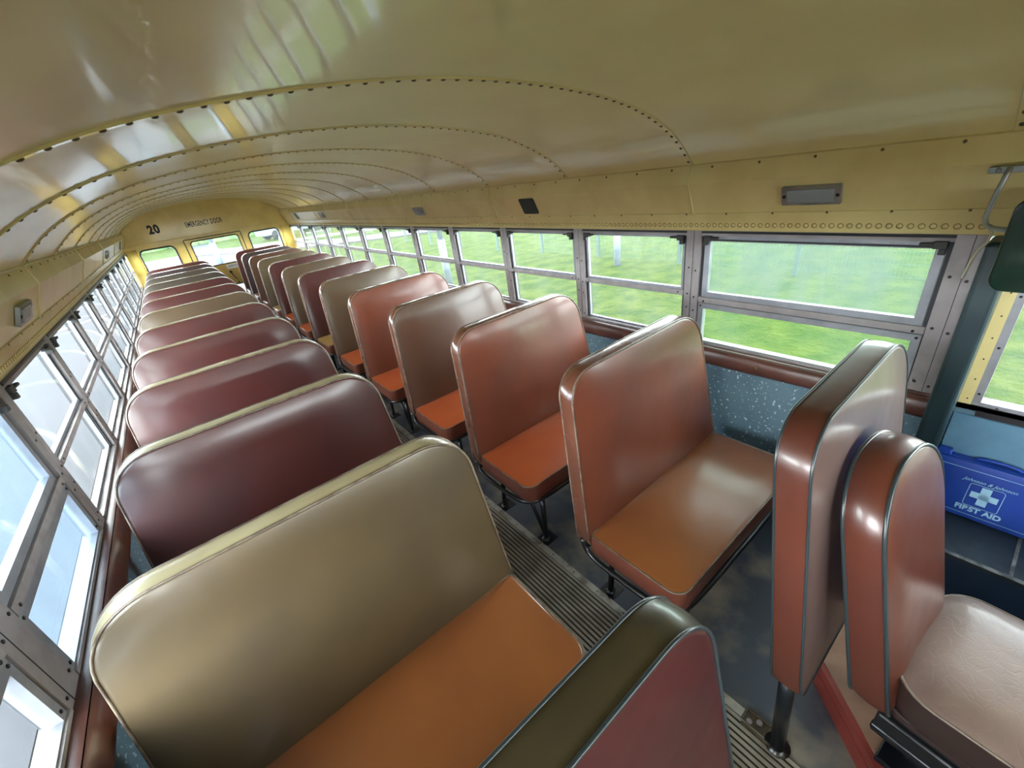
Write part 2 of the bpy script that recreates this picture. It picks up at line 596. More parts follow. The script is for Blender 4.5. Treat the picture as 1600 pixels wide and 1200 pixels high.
# ceiling: panels overlap at each rib, a tiny shingle step
mb = MB()
ys = [YF] + RIBS + [YR]
for i in range(len(ys) - 1):
    ya, yb = ys[i], ys[i + 1]
    rows = [(ya - 0.004, -0.0), (ya + 0.25 * (yb - ya), 0.003), (ya + 0.75 * (yb - ya), 0.003), (yb, 0.0)]
    base = []
    for (y, up) in rows:
        for (x, z) in PF:
            base.append((x, y, z + up * 0.0))
    np_ = len(PF)
    fs = []
    for r in range(3):
        for k in range(np_ - 1):
            fs.append((r * np_ + k, r * np_ + k + 1, (r + 1) * np_ + k + 1, (r + 1) * np_ + k))
    mb.add(base, fs, 0, True)
ceil = mb.build('ceiling', M['ceil'], fixn=False)
so = ceil.modifiers.new('thick', 'SOLIDIFY'); so.thickness = 0.02; so.offset = 1; so.use_rim = False
tag(ceil, 'curved yellow painted sheet metal ceiling with riveted seams', 'ceiling', kind='structure')


def arc_len(pts):
    a = [0]
    for i in range(1, len(pts)):
        a.append(a[-1] + math.hypot(pts[i][0] - pts[i - 1][0], pts[i][1] - pts[i - 1][1]))
    return a


AL = arc_len(PF)


def prof_at(s):
    for i in range(1, len(AL)):
        if AL[i] >= s:
            t = (s - AL[i - 1]) / (AL[i] - AL[i - 1])
            a, b = PF[i - 1], PF[i]
            tx, tz = (b[0] - a[0]), (b[1] - a[1])
            L_ = math.hypot(tx, tz)
            nx, nz = tz / L_, -tx / L_
            return a[0] + tx * t, a[1] + tz * t, nx, nz
    return PF[-1][0], PF[-1][1], 0, -1


def ceiling_rib(y):
    mb = MB()
    n_ = len(PF)
    vs, fs = [], []
    NR = []
    for i in range(n_):
        a = PF[max(i - 1, 0)]; b = PF[min(i + 1, n_ - 1)]
        tx, tz = b[0] - a[0], b[1] - a[1]
        L_ = math.hypot(tx, tz)
        nx, nz = tz / L_, -tx / L_
        if nz > 0:
            nx, nz = -nx, -nz
        NR.append((nx, nz))
    prof = [(-0.013, 0.0), (-0.0115, 0.0042), (0.010, 0.0036), (0.012, 0.0)]
    for i, (x, z) in enumerate(PF):
        nx, nz = NR[i]
        for (dy, h) in prof:
            vs.append((x + nx * h, y + dy, z + nz * h))
    for i in range(n_ - 1):
        for k in range(3):
            fs.append((i * 4 + k, i * 4 + k + 1, i * 4 + 4 + k + 1, i * 4 + 4 + k))
    mb.add(vs, fs, 0, False)
    s = 0.03
    while s < AL[-1] - 0.02:
        x, z, nx, nz = prof_at(s)
        if nz > 0:
            nx, nz = -nx, -nz
        mb.dome((x + nx * 0.0034, y - 0.001, z + nz * 0.0034), (nx, 0, nz), 0.0066, 0.0038, 8, 1)  # dark head colour paints in the reflections and gaps
        s += 0.040 if not (0.93 < s / AL[-1] * 1 < 0.0) else 0.02
    return mb.build('ceiling_seam', [M['ceil'], M['rivet']], ceil)


for y in RIBS:
    ceiling_rib(y)

# side walls
GX = 1.200        # glass plane
for sg, side in ((1, 'right'), (-1, 'left')):
    mb = MB()
    # lower liner panel (inner) and outer skin
    mb.box((sg * 1.150, YF, 0.0), (sg * 1.165, YR, 0.70), 0)
    mb.box((sg * 1.225, YF, -0.35), (sg * 1.235, YR, 0.70), 1)
    mb.box((sg * 1.150, YF, 0.688), (sg * 1.235, YR, 0.700), 2)
    # outer skin above the windows
    mb.box((sg * 1.222, YF, 1.225), (sg * 1.235, YR, 1.50), 1)
    mb.box((sg * 1.128, YF, 1.497), (sg * 1.235, YR, 1.515), 1)
    wall = mb.build('wall_' + side, [M['panel'], M['skin'], M['alu']])
    tag(wall, 'speckled blue-grey lower wall panel under the %s side windows' % side, 'wall', kind='structure')
    # cove: riveted strip, sloping panel, upright band
    mb = MB()
    y0, y1 = -0.905, YR
    for (ya, yb, mi) in ((y0, y1, 0), (YF, y0, 0)):
        a = [(1.183, 1.223), (1.167, 1.2825), (1.1595, 1.283), (1.1560, 1.300), (1.1600, 1.3012), (1.103, 1.421), (1.1115, 1.4895), (1.108, 1.4905), (1.120, 1.4975), (1.19, 1.50), (1.19, 1.223)]
        n_ = len(a)
        vs = [(sg * x, ya, z) for x, z in a] + [(sg * x, yb, z) for x, z in a]
        fs = [(k, (k + 1) % n_, n_ + (k + 1) % n_, n_ + k) for k in range(n_)]
        fs += [tuple(range(n_)), tuple(range(2 * n_ - 1, n_ - 1, -1))]
        mb.add(vs, fs, 0, False)
    # rivet row
    y = y0 + 0.02
    nrm = (-sg * 0.966, 0, -0.26)
    i = 0
    while y < 7.7:
        mb.disc((sg * 1.1757, y, 1.2500), nrm, 0.0092, 0.0010, 10 if y < 3 else 6, 2)  # flat darker brown ring under each rivet head
        mb.dome((sg * 1.1752, y, 1.2499), nrm, 0.0076, 0.0040, 8 if y < 3 else 6, 0)
        y += 0.0265
    # screws on the seams
    y = -0.85
    while y < 7.7:
        mb.dome((sg * 1.1575, y, 1.2975), (-sg * 0.9, 0, -0.4), 0.005, 0.003, 6, 1)
        mb.dome((sg * 1.1092, y + 0.05, 1.480), (-sg, 0, 0.1), 0.005, 0.003, 6, 1)
        y += 0.176
    # panel seams at every second post
    for k in ([0, 2, 4, 6, 8, 10] if sg > 0 else [-1, 1, 2, 4, 6, 8, 10]):
        yy = k * S if k >= 0 else -0.87
        if sg < 0 and k == 1:
            continue
        pr = [(1.160, 1.290), (1.1015, 1.421), (1.1095, 1.489)]
        for j in range(2):
            a, b = pr[j], pr[j + 1]
            mb.add([(sg * (a[0] - 0.0025), yy - 0.004, a[1]), (sg * (a[0] - 0.0025), yy + 0.004, a[1]),
                    (sg * (b[0] - 0.0025), yy + 0.004, b[1]), (sg * (b[0] - 0.0025), yy - 0.004, b[1]),
                    (sg * (a[0] + 0.004), yy - 0.005, a[1]), (sg * (a[0] + 0.004), yy + 0.005, a[1]),
                    (sg * (b[0] + 0.004), yy + 0.005, b[1]), (sg * (b[0] + 0.004), yy - 0.005, b[1])],
                   [(0, 1, 2, 3), (0, 4, 5, 1), (3, 2, 6, 7), (0, 3, 7, 4), (1, 5, 6, 2)], 0)
    cv = mb.build('cove_panel', [M['cove'], M['rivet'], M['ringdirt']], wall)
    # brown padded rail under the windows
    mb = MB()
    y = YF if sg < 0 else -0.91
    seg = 90
    vs, fs = [], []
    prf = [(1.150, 0.622), (1.138, 0.624), (1.131, 0.640), (1.130, 0.662), (1.134, 0.684), (1.141, 0.695), (1.152, 0.7000), (1.165, 0.7010), (1.1775, 0.7010)]
    for i in range(seg + 1):
        yy = y + (YR - y) * i / seg
        ph = (yy / S) % 1.0
        d = 0.004 * math.exp(-((ph - 0.5) / 0.05) ** 2) - 0.0015 * math.sin(yy * 9) * math.exp(-((ph - 0.5) / 0.2) ** 2)
        for (x, z) in prf:
            vs.append((sg * (x + (d if 0.63 < z < 0.69 else 0)), yy, z + 0.002 * math.sin(yy * 7)*(1 if z < 0.65 else 0)))
    n_ = len(prf)
    for i in range(seg):
        for k in range(n_ - 1):
            k2 = k + 1
            fs.append((i * n_ + k, i * n_ + k2, (i + 1) * n_ + k2, (i + 1) * n_ + k) if sg < 0 else (i * n_ + k2, i * n_ + k, (i + 1) * n_ + k, (i + 1) * n_ + k2))
    mb.add(vs, fs, 0, True)
    for k in range(-1 if sg > 0 else -2, 11):
        yy = k * S + S / 2
        if sg > 0 and yy < -0.6:
            yy = -0.50
        if yy > y:
            mb.dome((sg * 1.1335, yy, 0.661), (-sg, 0, 0), 0.009, 0.004, 10, 1)
    mb.build('padded_rail', [M['pad'], M['rivet']], wall, fixn=False)
    # window posts
    posts = list(range(0, 11)) if sg > 0 else list(range(1, 11))
    for k in posts:
        mb = MB()
        yk = k * S
        hw = 0.036
        mb.box((sg * 1.1785, yk - hw, 0.700), (sg * 1.224, yk - 0.0014, 1.226), 0)
        mb.box((sg * 1.1785, yk + 0.0014, 0.700), (sg * 1.224, yk + hw, 1.226), 0)
        mb.box((sg * 1.182, yk - 0.002, 0.700), (sg * 1.22, yk + 0.002, 1.226), 1)
        for z in (0.73, 0.86, 0.925, 1.05):
            for dy in (-0.017, 0.017):
                mb.disc((sg * 1.1788, yk + dy, z + (0.012 if dy > 0 else 0)), (-sg, 0, 0), 0.0045, 0.0022, 8, 2)
        mb.build('window_post', [M['alu'], M['seal'], M['screw']], wall, bevel=0.002 if k < 4 else 0)
    # wide end posts of the front windows
    mb = MB()
    spans = [(-0.908, -0.838)] if sg > 0 else [(-0.035, 0.062), (-0.90, -0.80)]
    for (a, b) in spans:
        mb.box((sg * 1.1785, a, 0.640 if sg > 0 else 0.700), (sg * 1.224, b, 1.226), 0)
        mb.box((sg * 1.177, a + 0.028, 0.70), (sg * 1.180, a + 0.0295, 1.226), 1)
        for z in (0.725, 0.92, 1.09):
            mb.disc((sg * 1.1788, a + 0.016, z), (-sg, 0, 0), 0.0048, 0.0022, 8, 2)
            mb.disc((sg * 1.1788, b - 0.014, z + 0.01), (-sg, 0, 0), 0.0048, 0.0022, 8, 2)
    mb.build('wide_window_post', [M['alu'], M['seal'], M['screw']], wall, bevel=0.002)

# floor
mb = MB()
mb.box((-1.235, YF, -0.03), (1.235, YR, 0.0), 0)
floor = mb.build('floor', M['floor'])
tag(floor, 'worn dark grey rubber bus floor', 'floor', kind='structure')
mb = MB()
mb.box((-0.147, YF, 0.0), (0.147, YR - 0.02, 0.0035), 1)
n_r = 17
for i in range(n_r):
    x = -0.138 + 0.276 * i / (n_r - 1)
    mb.box((x - 0.0045, YF, 0.003), (x + 0.0045, YR - 0.02, 0.0085), 0)
runner = mb.build('aisle_runner', [M['rib'], M['groove']])
tag(runner, 'long ribbed grey rubber runner down the middle aisle', 'floor mat')
for i, sg in enumerate((1, -1)):
    mb = MB()
    y0 = -0.835 if sg > 0 else YF
    mb.box((sg * 0.147, y0, 0.0), (sg * 0.175, YR - 0.02, 0.006), 0)
    y = y0 + 0.06
    while y < YR - 0.1:
        mb.disc((sg * 0.161, y, 0.0055), (0, 0, 1), 0.003, 0.0015, 6, 1)
        y += 0.13
    st = mb.build('trim_%d' % (i + 1), [M['strip'], M['screw']])
    tag(st, 'bare metal strip along the %s edge of the ribbed aisle runner' % ('right' if sg > 0 else 'left'), 'trim', kind='structure')

# rear wall ---------------------------------------------------------------
def rear_map(y):
    return lambda u, v, w: (u, y + w, v)


RW = [(-1.022, -0.565, 0.80, 1.212), (0.500, 0.985, 0.80, 1.212)]
outl = [(-1.225, 0.0), (1.225, 0.0), (1.225, 1.21), (1.18, 1.235), (1.12, 1.49)] + [(x, z + 0.004) for x, z in PF[::-1]] + [(-1.12, 1.49), (-1.18, 1.235), (-1.225, 1.21)]
holes = [rrect(a, b, c, d, 0.07, 8) for a, b, c, d in RW] + [rrect(-0.425, 0.405, 0.03, 1.262, 0.012, 2)]
rw = plate('wall_rear', [outl] + holes, rear_map(YR + 0.015), 0.03, M['rearpaint'])
tag(rw, 'mustard yellow rear bulkhead of the bus with lettering', 'wall', kind='structure')
# crease ledge and corner posts
mb = MB()
mb.box((-1.15, YR - 0.012, 1.296), (1.15, YR + 0.002, 1.305), 0)
mb.build('ledge', M['rearpaint'], rw, bevel=0.003)
for sg in (1, -1):
    mb = MB()
    vs, fs = [], []
    N = 8
    for i in range(N + 1):
        a = math.pi / 2 * i / N
        x = 1.178 - 0.14 * (1 - math.sin(a)); y = YR - 0.07 * (1 - math.cos(a)) * 0 - 0.10 * (1 - math.cos(math.pi / 2 - a)) * 0
        x = 1.04 + 0.14 * math.sin(a); y = YR - 0.085 * (1 - math.cos(a))
        vs += [(sg * x, y, 0.0), (sg * x, y, 1.24)]
    for i in range(N):
        fs.append((2 * i, 2 * i + 1, 2 * i + 3, 2 * i + 2))
    mb.add(vs, fs, 0, True)
    q = mb.build('corner_post', M['rearpaint'], rw, fixn=False)
    so = q.modifiers.new('t', 'SOLIDIFY'); so.thickness = 0.004
for i, (a, b, c, d) in enumerate(RW):
    w = empty('window_%d' % (i + 1), ((a + b) / 2, YR, c))
    tag(w, 'rounded rear window at the %s of the rear wall' % ('left' if i == 0 else 'right'), 'window', kind='structure')
    mb = MB()
    lp = densify(rrect(a, b, c, d, 0.07, 8), 0.05)
    mb.tube([(x, YR - 0.003, z) for x, z in lp], 0.011, 8, closed=True)
    g = mb.build('rubber_seal', M['rubber']); g.parent = w; g.location = (-(a + b) / 2, -YR, -c)
    g2 = plate('pane', [rrect(a + 0.004, b - 0.004, c + 0.004, d - 0.004, 0.066, 8)], rear_map(YR + 0.012), 0.004, M['glass'], w)
    g2.location = (-(a + b) / 2, -YR, -c)
# emergency door
door = empty('door_1', (0, YR, 0))
tag(door, 'yellow rear emergency door with upper and lower window', 'door', kind='structure')
DY = -YR
dm = rear_map(YR + 0.010)
p = plate('door_panel', [rrect(-0.415, 0.395, 0.035, 1.252, 0.02, 3), rrect(-0.345, 0.345, 0.80, 1.218, 0.05, 6),
                         rrect(-0.335, 0.335, 0.10, 0.44, 0.04, 6)], dm, 0.028, M['rearpaint'], door)
p.location = (0, DY, 0)
for (a, b, c, d, r) in ((-0.345, 0.345, 0.80, 1.218, 0.05), (-0.335, 0.335, 0.10, 0.44, 0.04)):
    mb = MB()
    mb.tube([(x, YR - 0.006, z) for x, z in densify(rrect(a, b, c, d, r, 6), 0.06)], 0.009, 8, closed=True)
    g = mb.build('rubber_seal', M['rubber'], door, (0, DY, 0))
    g = plate('pane', [rrect(a, b, c, d, r, 6)], rear_map(YR + 0.010), 0.004, M['glass'], door)
    g.location = (0, DY, 0)
mb = MB()
lp = rrect(-0.420, 0.400, 0.03, 1.257, 0.015, 3)
mb.tube([(x, YR - 0.004, z) for x, z in lp], 0.006, 6, closed=True)
mb.build('door_gap_seal', M['rubber'], door, (0, DY, 0))
mb = MB()
mb.box((0.0, YR - 0.008, 0.705), (0.34, YR - 0.003, 0.775), 0)
pl = mb.build('sign_plate', M['white'], door, (0, DY, 0))
tm = text_mesh('lettering', 'EMERGENCY EXIT', 0.036, lambda u, v, w: (0.17 + u, YR - 0.0085 - w, 0.745 + v), M['ink'], pl, xs=0.95)
mb = MB()
mb.disc((0.03, YR - 0.004, 0.655), (0, -1, 0), 0.022, 0.025, 12)
mb.tube([(0.03, YR - 0.03, 0.675), (0.035, YR - 0.04, 0.62), (0.06, YR - 0.045, 0.56), (0.085, YR - 0.04, 0.52)], 0.009, 8)
mb.disc((0.085, YR - 0.004, 0.47), (0, -1, 0), 0.014, 0.02, 10)
mb.build('door_handle', M['black'], door, (0, DY, 0))
t20 = text_mesh('number_lettering', '20', 0.165, lambda u, v, w: (-0.715 + u, YR - 0.0012 - w, 1.475 + v), M['ink'], rw, xs=0.80, space=1.15, offset=0.008)
ted = text_mesh('door_lettering', 'EMERGENCY DOOR', 0.105, lambda u, v, w: (-0.045 + u, YR - 0.0012 - w, 1.468 + v), M['ink'], rw, xs=0.50, space=1.12, offset=0.002)

# front wall (behind the camera): windscreen openings kept small to limit the daylight from the front
wf = plate('wall_front', [outl, rrect(-0.95, -0.05, 1.02, 1.36, 0.08, 6), rrect(0.05, 0.95, 1.02, 1.36, 0.08, 6)],
           rear_map(YF - 0.015), 0.03, M['rearpaint'])
tag(wf, 'yellow front bulkhead around the windscreen', 'wall', kind='structure')
for i in (0, 1):
    a, b = ((-0.95, -0.05), (0.05, 0.95))[i]
    g = plate('window_%d' % (3 + i), [rrect(a, b, 1.02, 1.36, 0.08, 6)], rear_map(YF - 0.01), 0.004, M['glass'])
    tag(g, '%s half of the windscreen' % ('left' if i == 0 else 'right'), 'window', kind='structure')

# ------------------------------------------------------------------ side windows
def bar(mb, sg, x0, x1, ya, yb, za, zb, mi):
    mb.box((sg * x0, ya, za), (sg * x1, yb, zb), mi)


def frame_rect(mb, sg, x0, x1, ya, yb, za, zb, t, mi, tb=None):
    tb = tb or t
    bar(mb, sg, x0, x1, ya, yb, za, za + tb, mi)
    bar(mb, sg, x0, x1, ya, yb, zb - t, zb, mi)
    bar(mb, sg, x0, x1, ya, ya + t, za + tb, zb - t, mi)
    bar(mb, sg, x0, x1, yb - t, yb, za + tb, zb - t, mi)


def side_window(sg, ya, yb, kind='plain'):
    """opening between the posts, ya<yb; local origin at (0, ya, 0)"""
    root = empty('window', (0, ya, 0))
    L_ = yb - ya
    fr = MB()
    # dark channels left and right, sill, head rail
    bar(fr, sg, 1.190, 1.222, 0, 0.012, 0.70, 1.226, 1)
    bar(fr, sg, 1.190, 1.222, L_ - 0.012, L_, 0.70, 1.226, 1)
    bar(fr, sg, 1.1765, 1.224, 0, L_, 0.695, 0.712, 0)
    bar(fr, sg, 1.181, 1.224, 0, L_, 1.204, 1.226, 0)
    bar(fr, sg, 1.176, 1.184, 0, L_, 1.216, 1.2245, 2)
    up, lo, la = MB(), MB(), []
    if kind == 'plain':
        bar(fr, sg, 1.1775, 1.214, 0.002, L_ - 0.002, 0.930, 0.950, 0)
        frame_rect(up, sg, 1.192, 1.208, 0.012, L_ - 0.012, 0.950, 1.204, 0.012, 0)
        frame_rect(lo, sg, 1.196, 1.210, 0.006, L_ - 0.006, 0.712, 0.930, 0.010, 0)
        gz = ((0.957, 1.194), (0.719, 0.923)); gy = ((0.02, L_ - 0.02), (0.012, L_ - 0.012))
        gm = (M['glass'], M['glass'])
        for y in (0.03, L_ - 0.03):
            fr.disc((sg * 1.1776, y, 0.940), (-sg, 0, 0), 0.004, 0.002, 8, 2)
    else:
        bar(fr, sg, 1.1775, 1.214, 0.002, L_ - 0.002, 0.905, 0.930, 0)
        bar(fr, sg, 1.186, 1.214, 0.002, L_ - 0.002, 0.898, 0.906, 1)
        frame_rect(up, sg, 1.186, 1.208, 0.014, L_ - 0.014, 0.930, 1.205, 0.024, 0)
        bar(up, sg, 1.183, 1.188, 0.010, L_ - 0.010, 1.184, 1.190, 1)
        frame_rect(lo, sg, 1.182, 1.210, 0.004, L_ - 0.004, 0.700, 0.900, 0.024, 0, 0.016)
        gz = ((0.945, 1.180), (0.712, 0.880)); gy = ((0.03, L_ - 0.03), (0.024, L_ - 0.024))
        if kind == 'mist':
            gm = (M['hazeglass'], M['hazeglass2'])
        else:
            gm = (M['hazeglassL'], M['hazeglassL'])
        for y in (0.03, L_ - 0.03):
            for z in (0.912, 0.888, 0.73):
                fr.disc((sg * (1.1776 if z > 0.9 else 1.182), y if z > 0.9 else (0.016 if y < 0.1 else L_ - 0.016), z), (-sg, 0, 0), 0.0045, 0.002, 8, 2)
    f = fr.build('window_frame', [M['alu'], M['seal'], M['screw']], root)
    u = up.build('upper_sash', [M['alu2'], M['seal']], root)
    lw = lo.build('lower_sash', [M['alu2'], M['seal']], root)
    for (z0, z1), (y0, y1), g, par in ((gz[0], gy[0], gm[0], u), (gz[1], gy[1], gm[1], lw)):
        mb = MB()
        mb.box((sg * 1.198, y0 - 0.004, z0 - 0.004), (sg * 1.202, y1 + 0.004, z1 + 0.004))
        mb.build('pane', g, par)
    for e, y in ((1, 0.012), (-1, L_ - 0.012)):
        mb = MB()
        yy = y
        bar(mb, sg, 1.170, 1.196, min(yy, yy + e * 0.034), max(yy, yy + e * 0.034), 1.183, 1.206, 0)
        bar(mb, sg, 1.166, 1.180, min(yy + e * 0.030, yy + e * 0.066), max(yy + e * 0.030, yy + e * 0.066), 1.192, 1.201, 0)
        bar(mb, sg, 1.168, 1.190, min(yy, yy + e * 0.018), max(yy, yy + e * 0.018), 1.166, 1.184, 0)
        mb.build('latch', M['latch'], root, bevel=0.002)
    return root


wn_ = 5
ordn = ['nearest', 'second', 'third', 'fourth', 'fifth', 'sixth', 'seventh', 'eighth', 'ninth', 'tenth', 'eleventh', 'twelfth']
for sg, side in ((1, 'right'), (-1, 'left')):
    if sg > 0:
        wide = side_window(1, -0.838, -0.036, 'mist')
        wide.name = 'window_%d' % wn_; wn_ += 1
        tag(wide, 'wide misted side window at the front of the right wall, behind the driver', 'window', kind='structure')
        ks = list(range(0, 11))
    else:
        a = side_window(-1, 0.062, S - 0.036, 'mistL')
        a.name = 'window_%d' % wn_; wn_ += 1
        tag(a, 'misted bluish side window with thick sash beside the olive seat, left wall', 'window', kind='structure')
        b = side_window(-1, -0.80, -0.035, 'mistL')
        b.name = 'window_%d' % wn_; wn_ += 1
        for c in kids(b):
            for g in kids(c):
                if g.name.startswith('pane'):
                    set_mat(g, M['glass'])
        tag(b, 'clear side window cut by the lower left corner of the photo', 'window', kind='structure')
        ks = list(range(1, 11))
    proto = None
    for j, k in enumerate(ks):
        if proto is None:
            w = proto = side_window(sg, k * S + 0.036, (k + 1) * S - 0.036)
        else:
            w = copy_tree(proto)
            w.location.y = k * S + 0.036
        w.name = 'window_%d' % wn_; wn_ += 1
        tag(w, '%s of the plain two-pane windows in the %s wall, counted from the front' % (ordn[j] if j else 'first', side), 'window', kind='structure')

# ------------------------------------------------------------------ driver's corner of the right wall
mb = MB()
mb.box((1.065, -0.972, 0.0), (1.178, -0.912, 1.228), 0)
dp = mb.build('pillar', M['post_green'], bevel=0.012, seg=3)
dp.name = 'trim_3'
tag(dp, 'dark green upright pillar between the wide window and the driver window', 'pillar', kind='structure')
mb = MB()
mb.box((1.165, -1.002, 0.690), (1.185, -0.972, 1.228), 0)
y = 0.72
while y < 1.2:
    mb.disc((1.1652, -0.990, y), (-1, 0, 0), 0.0024, 0.001, 6, 1); y += 0.07
dpl = mb.build('trim_4', [M['cove'], M['screw']])
tag(dpl, 'narrow cream strip beside the driver window', 'trim', kind='structure')
dw = empty('window_%d' % wn_, (0, 0, 0)); wn_ += 1
tag(dw, "driver's side window cut by the right edge of the photo", 'window', kind='structure')
mb = MB()
frame_rect(mb, 1, 1.170, 1.215, -1.75, -1.000, 0.690, 1.226, 0.022, 0)
for z in (0.74, 0.9, 1.06):
    mb.disc((1.1702, -1.011, z), (-1, 0, 0), 0.004, 0.002, 8, 1)
for y in (-1.06, -1.2, -1.35):
    mb.disc((1.1702, y, 0.701), (-1, 0, 0), 0.004, 0.002, 8, 1)
mb.build('window_frame', [M['alu2'], M['screw']], dw, bevel=0.002)
mb = MB(); mb.box((1.198, -1.73, 0.71), (1.202, -1.02, 1.205)); mb.build('pane', M['glass'], dw)
mb = MB(); mb.box((1.178, YF, 0.70), (1.222, -1.75, 1.226)); q = mb.build('trim_5', M['cove'])
tag(q, 'cream body post in front of the driver window', 'trim', kind='structure')
mb = MB(); mb.box((1.140, YF, 0.33), (1.172, -0.975, 0.672)); mb.box((1.148, YF, 0.655), (1.176, -1.02, 0.692), 1)
q = mb.build('trim_6', [M['blue'], M['rubber']])
tag(q, 'light blue painted panel under the driver window with torn black rubber edge', 'panel', kind='structure')
mb = MB()
mb.box((0.868, YF, 0.0), (1.150, -0.973, 0.322), 1)
mb.box((0.862, YF, 0.318), (1.150, -0.973, 0.330), 0)
mb.box((0.862, YF, 0.3295), (0.876, -0.973, 0.3325), 2)
for y in (-1.222, -1.60):
    mb.box((0.876, y - 0.004, 0.329), (1.140, y + 0.004, 0.3312), 2)
q = mb.build('ledge_box', [M['tile'], M['navy'], M['grout']]); q.name = 'trim_7'
tag(q, 'raised side ledge beside the driver, dark top with pale joint over blue face', 'ledge', kind='structure')

mb = MB(); mb.box((-1.222, YF, 0.70), (-1.178, -1.30, 1.226)); q = mb.build('trim_8', M['cove'])  # unseen panel, added to cut light coming in at the left front
tag(q, 'unseen cream panel added left of the camera to block light by the entrance', 'trim', kind='structure')

# ------------------------------------------------------------------ seats
def back_outline(hb, ht, zb, zt, r, n=10, r2=None):
    """(u, z) outline, u in -h..h; tapered sides, round shoulders"""
    def hw(z):
        return hb + (ht - hb) * max(0.0, min(1.0, (z - zb) / (zt - r - zb)))
    r2 = r2 or r
    pts = [(-hb + 0.03, zb), (hb - 0.03, zb)]
    for i in range(1, 5):
        a = math.radians(-90 + 90 * i / 4)
        pts.append((hb - 0.03 + 0.03 * math.cos(a), zb + 0.03 + 0.03 * math.sin(a)))
    for i in range(0, n + 1):
        a = math.radians(90 * i / n)
        # superellipse shoulder
        ca, sa = math.cos(a) ** 0.9, math.sin(a) ** 0.9
        pts.append((ht - r + r * ca, zt - r + r * sa))
    for i in range(0, n + 1):
        a = math.radians(90 * i / n)
        ca, sa = math.cos(a) ** 0.9, math.sin(a) ** 0.9
        pts.append((-(ht - r2) - r2 * sa, zt - r2 + r2 * ca))
    for i in range(0, 4):
        a = math.radians(180 + 90 * i / 4)
        pts.append((-hb + 0.03 + 0.03 * math.cos(a), zb + 0.03 + 0.03 * math.sin(a)))
    return densify(pts, 0.06)


REC = 0.15


